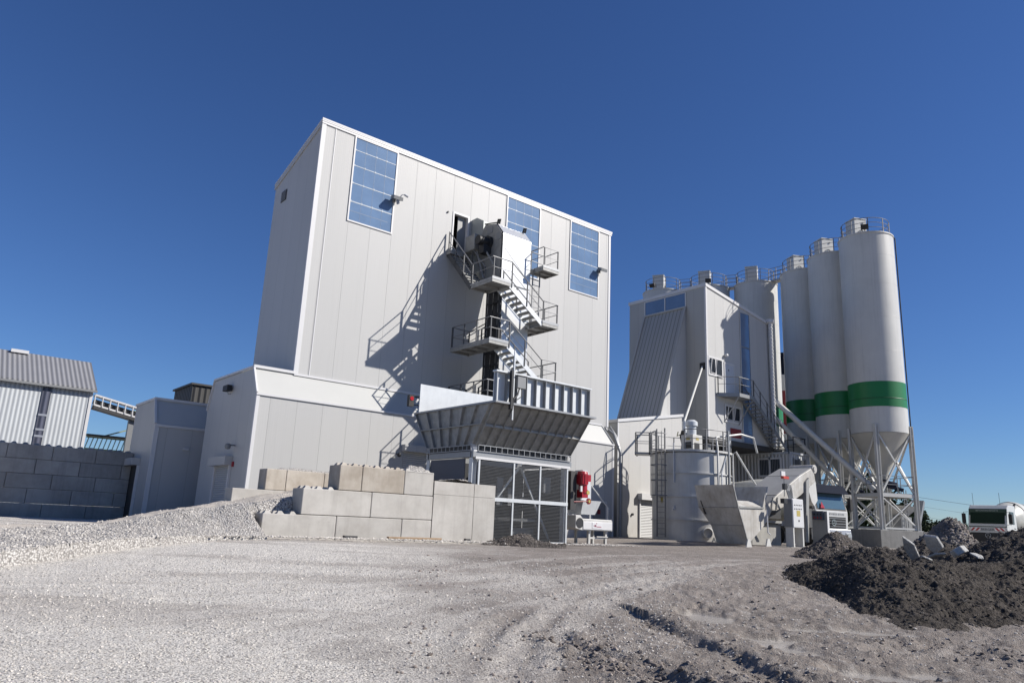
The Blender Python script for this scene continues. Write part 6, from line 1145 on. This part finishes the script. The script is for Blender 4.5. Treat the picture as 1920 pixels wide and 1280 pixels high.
# ------------------------------------------------------------------ mixer trucks
M['truck_w'] = mat('white truck paint', (.80, .81, .80), .28, dirt=.1, dscale=3); M['truck_s'] = mat('silver grey truck paint', (.50, .52, .55), .3, .2, dirt=.1)
M['drum'] = mat('dusty white drum paint', (.72, .72, .66), .4, dirt=.25, dscale=2); M['visor'] = mat('dark navy visor', (.014, .02, .04), .8, spec=.08)
M['lamp'] = mat('clear headlamp', (.6, .63, .66), .12, .3, dirt=.05)
def hazard():
    m, nt, b = new_mat('red and white hazard stripes'); sx = N(nt, 'ShaderNodeSeparateXYZ'); nt.links.new(N(nt, 'ShaderNodeTexCoord').outputs['Object'], sx.inputs[0])
    ax_ = math_(nt, 'ABSOLUTE', sx.outputs[0]); f = math_(nt, 'FRACT', math_(nt, 'DIVIDE', math_(nt, 'ADD', ax_, sx.outputs[2]), .30)); g = math_(nt, 'LESS_THAN', f, .5)
    nt.links.new(mixrgb(nt, g, (.75, .72, .70), (.42, .03, .03)), b.inputs['Base Color']); b.inputs['Roughness'].default_value = .4; return m
M['hazard'] = hazard()
def mixer_truck(label, loc, rotz, style):
    t = thing('mixer_truck', label, 'mixer truck', loc, 'concrete mixer trucks', rotz); K = dict(local=True, loc=(0, 0, 0))
    cab_m = 'truck_w'; pr = [(.04, .62), (.0, 1.85), (.30, 2.98), (.62, 3.24), (1.85, 3.24), (1.95, 3.0), (1.95, .78), (1.2, .70), (.95, .62)]
    mb = MB(); mb.prism([(-1.22, y, z) for y, z in pr], (2.44, 0, 0)); cab = mb.build('cab', cab_m, t, bevel=.06, **K)
    def onf(x, z, o=.012):  # a point on the front, o proud of it
        y = 0. + (z - 1.85) / (2.98 - 1.85) * .30 if z > 1.85 else .04 - (z - .62) / (1.85 - .62) * .04
        return (x, y - o, z)
    def plate(x0, x1, z0, z1, o=.012, th=.02): 
        m_ = MB(); m_.hexa([onf(x0, z0, o), onf(x1, z0, o), onf(x1, z0, o - th), onf(x0, z0, o - th)], [onf(x0, z1, o), onf(x1, z1, o), onf(x1, z1, o - th), onf(x0, z1, o - th)]); return m_
    if style == 1:
        plate(-1.13, 1.13, 1.93, 2.92, .014).build('windscreen_surround', 'black', t, **K); plate(-1.05, 1.05, 2.0, 2.80, .030).build('windscreen', 'wind', t, **K)
        m_ = MB(); m_.hexa([(-1.24, -.12, 2.80), (1.24, -.12, 2.80), (1.24, .32, 2.86), (-1.24, .32, 2.86)], [(-1.2, .2, 3.26), (1.2, .2, 3.26), (1.2, .66, 3.30), (-1.2, .66, 3.30)]); m_.build('sun_visor', 'visor', t, **K)
        plate(-1.02, 1.02, 1.02, 1.60, .016).build('grille', 'black', t, **K); g = MB()
        for k in range(4): a, b_ = 1.10 + k * .135, 1.125 + k * .135; q = plate(-.98, .98, a, b_, .04, .02); g.add(q.v, q.f)
        g.build('grille_slats', 'truck_s', t, **K); em = MB(); em.lathe([(.13, 0), (.16, 0), (.16, .02), (.13, .02)], (0, -.07, 1.30), 28, (0, -1, 0))
        for a in (90, 210, 330): em.bar((0, -.08, 1.30), (.14 * math.cos(R_(a)), -.08, 1.30 + .14 * math.sin(R_(a))), .03, .02)
        em.build('emblem', 'chrome', t, **K)
        text('WALLERSDORFER BETON', .15, 'letter_g', t, Matrix([[1, 0, 0, .05], [0, 0, -1, -.002], [0, 1, 0, 1.74], [0, 0, 0, 1]]))
        m_ = MB(); m_.prism([(-.9, -.05, 2.02), (-.55, -.02, 2.02), (-.75, .02, 2.35)], (0, .008, 0)); m_.build('pennant', 'red', t, **K)
        bp = MB(); bp.prism([(-1.25, y, z) for y, z in ((-.12, .38), (-.16, .62), (-.10, .98), (.35, .98), (.35, .38))], (2.5, 0, 0)); bp = bp.build('bumper', 'truck_s', t, bevel=.04, **K); bx(-.6, -.165, .42, .6, -.145, .6).build('air_slot', 'black', bp, **K)
        bx(-.26, -.16, .70, .26, -.135, .82).build('number_plate', 'white', bp, **K)
    else:
        plate(-1.2, 1.2, 1.72, 2.97, .014).build('windscreen_surround', 'letter_d', t, **K); plate(-1.08, 1.08, 1.95, 2.72, .030).build('windscreen', 'windgreen', t, **K)
        text('BETONTRANSPORTE', .15, 'letter_w', t, Matrix([[1, 0, 0, 0], [0, .26, -.97, .155], [0, .97, .26, 2.84], [0, 0, 0, 1]]))
        for s in (-1, 1): MB().box(s * .45, -.05, 1.46, s * 1.1, -.03, 1.66).build('hazard_board', 'hazard', t, **K)
        plate(-1.2, 1.2, 1.34, 1.71, .02).build('front_panel', 'truck_w', t, **K); text('BERGER', .24, 'letter', t, Matrix([[1, 0, 0, 0], [0, 0, -1, -.035], [0, 1, 0, 1.54], [0, 0, 0, 1]]))
        plate(-1.2, 1.2, .66, 1.33, .02).build('grille', 'dark', t, **K); em = MB(); em.lathe([(.15, 0), (.18, 0), (.18, .02), (.15, .02)], (0, -.04, 1.14), 28, (0, -1, 0))
        for a in (90, 210, 330): em.bar((0, -.05, 1.14), (.16 * math.cos(R_(a)), -.05, 1.14 + .16 * math.sin(R_(a))), .03, .02)
        em.build('emblem', 'truck_s', t, **K)
        bp = MB(); bp.prism([(-1.25, y, z) for y, z in ((-.10, .36), (-.14, .5), (-.06, .64), (.35, .64), (.35, .36))], (2.5, 0, 0)); bp = bp.build('bumper', 'truck_w', t, bevel=.03, **K)
    for s in (-1, 1):
        MB().box(s * .78, -.17 if style == 1 else -.12, .56, s * 1.18, -.10, .80 if style == 1 else .63).build('headlight', 'lamp', t, bevel=.02, **K)
        m_ = MB(); m_.prism([(s * 1.225, .42, 1.95), (s * 1.225, 1.45, 1.95), (s * 1.225, 1.45, 2.8), (s * 1.225, .62, 2.8)], (s * .012, 0, 0)); m_.build('side_window', 'darkpane', t, **K)
        m_ = MB(); m_.prism([(s * 1.222, .3, .85), (s * 1.222, 1.55, .85), (s * 1.222, 1.55, 1.88), (s * 1.222, .3, 1.88)], (s * .008, 0, 0)); dr_ = m_.build('door', cab_m, t, **K); MB().box(s * 1.232, 1.3, 1.65, s * 1.25, 1.5, 1.7).build('handle', 'dark', dr_, **K)
        m_ = MB(); m_.box(s * 1.36, -.06, 1.95, s * 1.58, .14, 2.62); mr_ = m_.build('mirror', 'black', t, bevel=.03, **K); MB().tube([(s * 1.2, .1, 2.75), (s * 1.46, .02, 2.72), (s * 1.46, .02, 1.88), (s * 1.2, .1, 1.9)], .02, 6).build('mirror_arm', 'black', mr_, **K)
        MB().prism([(s * .98, .2, .62), (s * .98, 1.75, .62), (s * .98, 1.75, 1.02), (s * .98, .2, 1.02)], (s * .26, 0, 0)).build('mudguard', 'charcoal', t, bevel=.05, **K)
        for y in (.95, 2.9, 6.0, 7.35):
            m_ = MB(); m_.lathe([(.3, -.14), (.47, -.15), (.52, -.1), (.52, .1), (.47, .15), (.3, .14)], (s * 1.08, y, .52), 28, (1, 0, 0)); w_ = m_.build('wheel', 'tyre', t, smooth=True, **K); m_ = MB(); m_.lathe([(.31, s * .1), (.22, s * .06), (.12, s * .13), (.0, s * .13)], (s * 1.08, y, .52), 20, (1, 0, 0)); m_.build('rim', 'truck_s', w_, smooth=True, **K)
    m_ = MB(); m_.box(-.45, .6, .75, -.3, 8.2, 1.05); m_.box(.3, .6, .75, .45, 8.2, 1.05)
    for y in (2.1, 4.4, 6.6, 8.1): m_.box(-.299, y, .8, .299, y + .12, 1.0)
    m_.build('chassis', 'dark', t, **K)
    P, Q = Vector((0, 2.45, 2.1)), Vector((0, 7.6, 3.0)); axd = (Q - P).normalized(); L_ = (Q - P).length
    m_ = MB(); m_.lathe([(.0, 0), (.55, .0), (.62, .12), (1.12, 1.35), (1.17, 1.7), (1.17, 2.6), (1.1, 3.0), (.62, L_ - .25), (.66, L_ - .2), (.66, L_), (.5, L_)], P, 44, axd); dm_ = m_.build('drum', 'drum', t, smooth=True, **K)
    m_ = MB(); m_.lathe([(1.176, 2.0), (1.2, 2.02), (1.2, 2.10), (1.176, 2.12)], P, 44, axd); m_.build('track_ring', 'dark', dm_, smooth=True, **K)
    m_ = MB(); m_.prism([(-.7, 7.7, 3.5), (-.45, 7.7, 2.8), (.45, 7.7, 2.8), (.7, 7.7, 3.5)], (0, .8, 0)); m_.build('charging_hopper', cab_m, t, **K); m_ = MB(); m_.prism([(-.25, 8.3, 2.2), (.25, 8.3, 2.2), (.2, 9.2, 1.1), (-.2, 9.2, 1.1)], (0, 0, -.06)); m_.build('chute', 'truck_s', t, **K)
    m_ = MB(); 
    for s in (-1, 1): m_.bar((s * .5, 7.4, 1.05), (s * .45, 7.6, 2.8), .14, .14)
    m_.bar((-.5, 7.5, 1.6), (.5, 7.5, 1.6), .1, .1); m_.build('drum_stand', 'dark', t, **K); m_ = MB()
    for s in (-1, 1): m_.bar((s * .5, 2.5, 1.05), (s * .4, 2.45, 1.7), .3, .3)
    m_.bar((-.5, 2.5, 1.2), (.5, 2.5, 1.2), .2, .2); m_.build('drum_stand', 'dark', t, **K)
    m_ = MB(); m_.tube([(1.08, 2.12, 1.0), (1.08, 2.12, 3.25), (1.14, 2.25, 3.4)], .075, 10); m_.build('exhaust_pipe', 'charcoal', t, **K)
    for x in (-1.0, .7): MB().tube([(x, .7, 3.12), (x - .03, .75, 4.1)], .012, 5).build('antenna', 'dark', t, **K)
    return t
pc = atd(1562, 990, 43.6); mixer_truck('mixer truck with a dark sun visor and grey bumper, waiting under the mixing tower', (pc.x, pc.y, .28), R_(-12), 1)
pc = atd(1853, 1000, 63); mixer_truck('white mixer truck with red hazard stripes and a green tinted windscreen, far right', (pc.x, pc.y, .3), R_(-90), 2)
# ------------------------------------------------------------------ small machine behind the silos
p = atd(1680, 975, 66); sc = thing('screening_machine', 'small pale screening hopper on a box, seen through the silo legs', 'machine', (p.x, p.y, 0)); c = Vector((p.x, p.y, 0)); mb = MB(); mb.box(c.x - .9, c.y - .8, 0, c.x + .9, c.y + .8, 2.6); mb.build('base_box', 'grey', sc); mb = MB(); mb.hexa([c + Vector(q) for q in ((-.6, -.6, 2.62), (.6, -.6, 2.62), (.6, .6, 2.62), (-.6, .6, 2.62))], [c + Vector(q) for q in ((-1.3, -1.3, 3.4), (1.3, -1.3, 3.4), (1.3, 1.3, 3.4), (-1.3, 1.3, 3.4))]); mb.build('hopper', 'silo', sc)
mb = MB(); mb.bar(c + Vector((.3, -.9, .2)), c + Vector((2.6, -.9, 3.9)), .5, .25); mb.build('belt', 'galv', sc); mb = MB()
for s in (0, .4): mb.bar(c + Vector((-.6 + s, -1.0, 0)), c + Vector((-.6 + s, -1.0, 4.6)), .05, .05)
for k in range(12): mb.bar(c + Vector((-.6, -1.0, .4 + k * .35)), c + Vector((-.2, -1.0, .4 + k * .35)), .035, .035)
mb.build('ladder', 'rail', sc)
p = at(1467, 760, 'X', 62); ds_ = thing('distant_silo', 'narrow distant silo with blue top and red band, in the gap between the silos', 'silo', (p.x, p.y, 0)); zs = [at(1467, y, 'X', 62).z for y in (815, 735, 705, 664)]
for (z0, z1, m_, nm) in ((0, zs[0], 'silo', 'shell'), (zs[0], zs[1], 'red2', 'red_band'), (zs[1], zs[2], 'silo', 'upper_shell'), (zs[2], zs[3], 'visor', 'blue_top')): mb = MB(); mb.lathe([(.9 if nm != 'red_band' else .92, z0), (.9 if nm != 'red_band' else .92, z1)], (p.x, p.y, 0), 24, cap=True); mb.build(nm, m_, ds_, smooth=True)
# ------------------------------------------------------------------ trees at the far right
def leaf_mat(name, a, b2):
    m, nt, b = new_mat(name); g = N(nt, 'ShaderNodeNewGeometry'); nt.links.new(mixrgb(nt, g.outputs['Random Per Island'], a, b2), b.inputs['Base Color']); b.inputs['Roughness'].default_value = .7; b.inputs['Specular IOR Level'].default_value = .2; return m
M['leaf'] = leaf_mat('dark green leaves', (.008, .017, .008), (.028, .046, .016)); M['bark'] = mat('brown bark', (.09, .065, .045), .9)
def tree(px, py_top, dist, width, label, seed, group, name='tree'):
    rs = np.random.default_rng(seed); top = atd(px, py_top, dist); base = Vector((top.x, top.y, .1)); H = top.z - .1
    t = thing(name, label, 'tree' if name == 'tree' else 'bush', base, group); mb = MB(); th = H * .35; mb.tube([base, base + Vector((.05 * H, 0, th)), base + Vector((0, .04 * H, H * .8))], [.05 * H, .035 * H, .012 * H], 8)
    for k in range(5): a = rs.uniform(0, 6.28); mb.tube([base + Vector((.02 * H, 0, H * (.3 + .08 * k))), base + Vector((math.cos(a) * width * .35, math.sin(a) * width * .35, H * (.5 + .08 * k)))], [.02 * H, .006 * H], 6)
    mb.build('trunk', 'bark', t); n = 26; cc = []
    for k in range(n): a = rs.uniform(0, 6.28); h = rs.uniform(.18, .95); r_ = width * .5 * math.sqrt(max(.05, 1 - ((h - .45) / .58) ** 2)) * rs.uniform(.35, .95); cc.append((math.cos(a) * r_, math.sin(a) * r_, h * H, rs.uniform(.10, .2) * width))
    P = []; 
    for cx_, cy_, cz_, cr in cc:
        m_ = 75; d = rs.normal(0, 1, (m_, 3)); d /= np.linalg.norm(d, axis=1)[:, None]; q = d * (cr * rs.uniform(.55, 1.08, m_))[:, None] + np.array([cx_, cy_, cz_]); P.append(q)
    P = np.concatenate(P); m_ = len(P); s_l = .045 * max(width, 2.) * rs.uniform(.6, 1.4, m_); u = rs.normal(0, 1, (m_, 3)); u /= np.linalg.norm(u, axis=1)[:, None]; v = rs.normal(0, 1, (m_, 3)); v -= u * (u * v).sum(1)[:, None]; v /= np.linalg.norm(v, axis=1)[:, None]
    u *= s_l[:, None]; v *= (s_l * .65)[:, None]; V_ = np.stack([P - u, P - v * .8, P + u, P + v], 1).reshape(-1, 3); o = np_mesh('crown', V_, np.arange(m_ * 4).reshape(-1, 4), [M['leaf']], False); o.parent = t; return t
TR_ = [(1612, 898, 105, 6.5), (1640, 918, 100, 5), (1668, 925, 110, 5.5), (1596, 925, 96, 5), (1700, 936, 98, 4.), (1713, 955, 94, 3.6), (1724, 970, 92, 3.), (1734, 982, 95, 2.6)]
nm_ = ['tall dark tree behind the truck cab and silo legs', 'dark bushy tree between the second and third silo legs', 'dark green tree behind the nearest silo legs', 'low dark tree just right of the truck mirror', 'dark sloping tree at the right edge of the nearest silo leg', 'dark green bushy tree stepping down right of the silo', 'small rounded dark tree above the plinth end', 'lowest dark shrubby tree right of the silo plinth']
for k, (px, py, d, w_) in enumerate(TR_): tree(px, py, d, w_, nm_[k], 100 + k, 'trees behind the silos')
for k, px in enumerate((1748, 1757, 1764, 1772, 1781, 1790)): tree(px, 988 - (k % 3) * 2.5, 210, 7, 'distant low dark tree on the horizon between the silo and the mixer truck', 200 + k, 'distant trees on the horizon')
# ------------------------------------------------------------------ overhead lines
pw = thing('power_line', 'thin overhead power lines crossing the sky behind the far right truck', 'power line', (150, 40, 0))
def gpx(px, py, d): return atd(px, py, d)
A, B = gpx(1500, 893, 170), gpx(2200, 992, 150); each(pw, 'pole', 'bark', [MB().bar((A.x, A.y, 0), (A.x, A.y, A.z + .6), .3, .3), MB().bar((B.x, B.y, 0), (B.x, B.y, B.z + .6), .3, .3)])
for k, o_ in enumerate((0, -1.6, -3.4, -7.5)):
    pts = [A + (B - A) * t + Vector((0, 0, o_ - 5 * t * (1 - t) * .6)) for t in np.linspace(0, 1, 24)]; mb = MB(); mb.tube(pts, .016 if k else .028, 5); mb.build('wire', 'grey', pw)
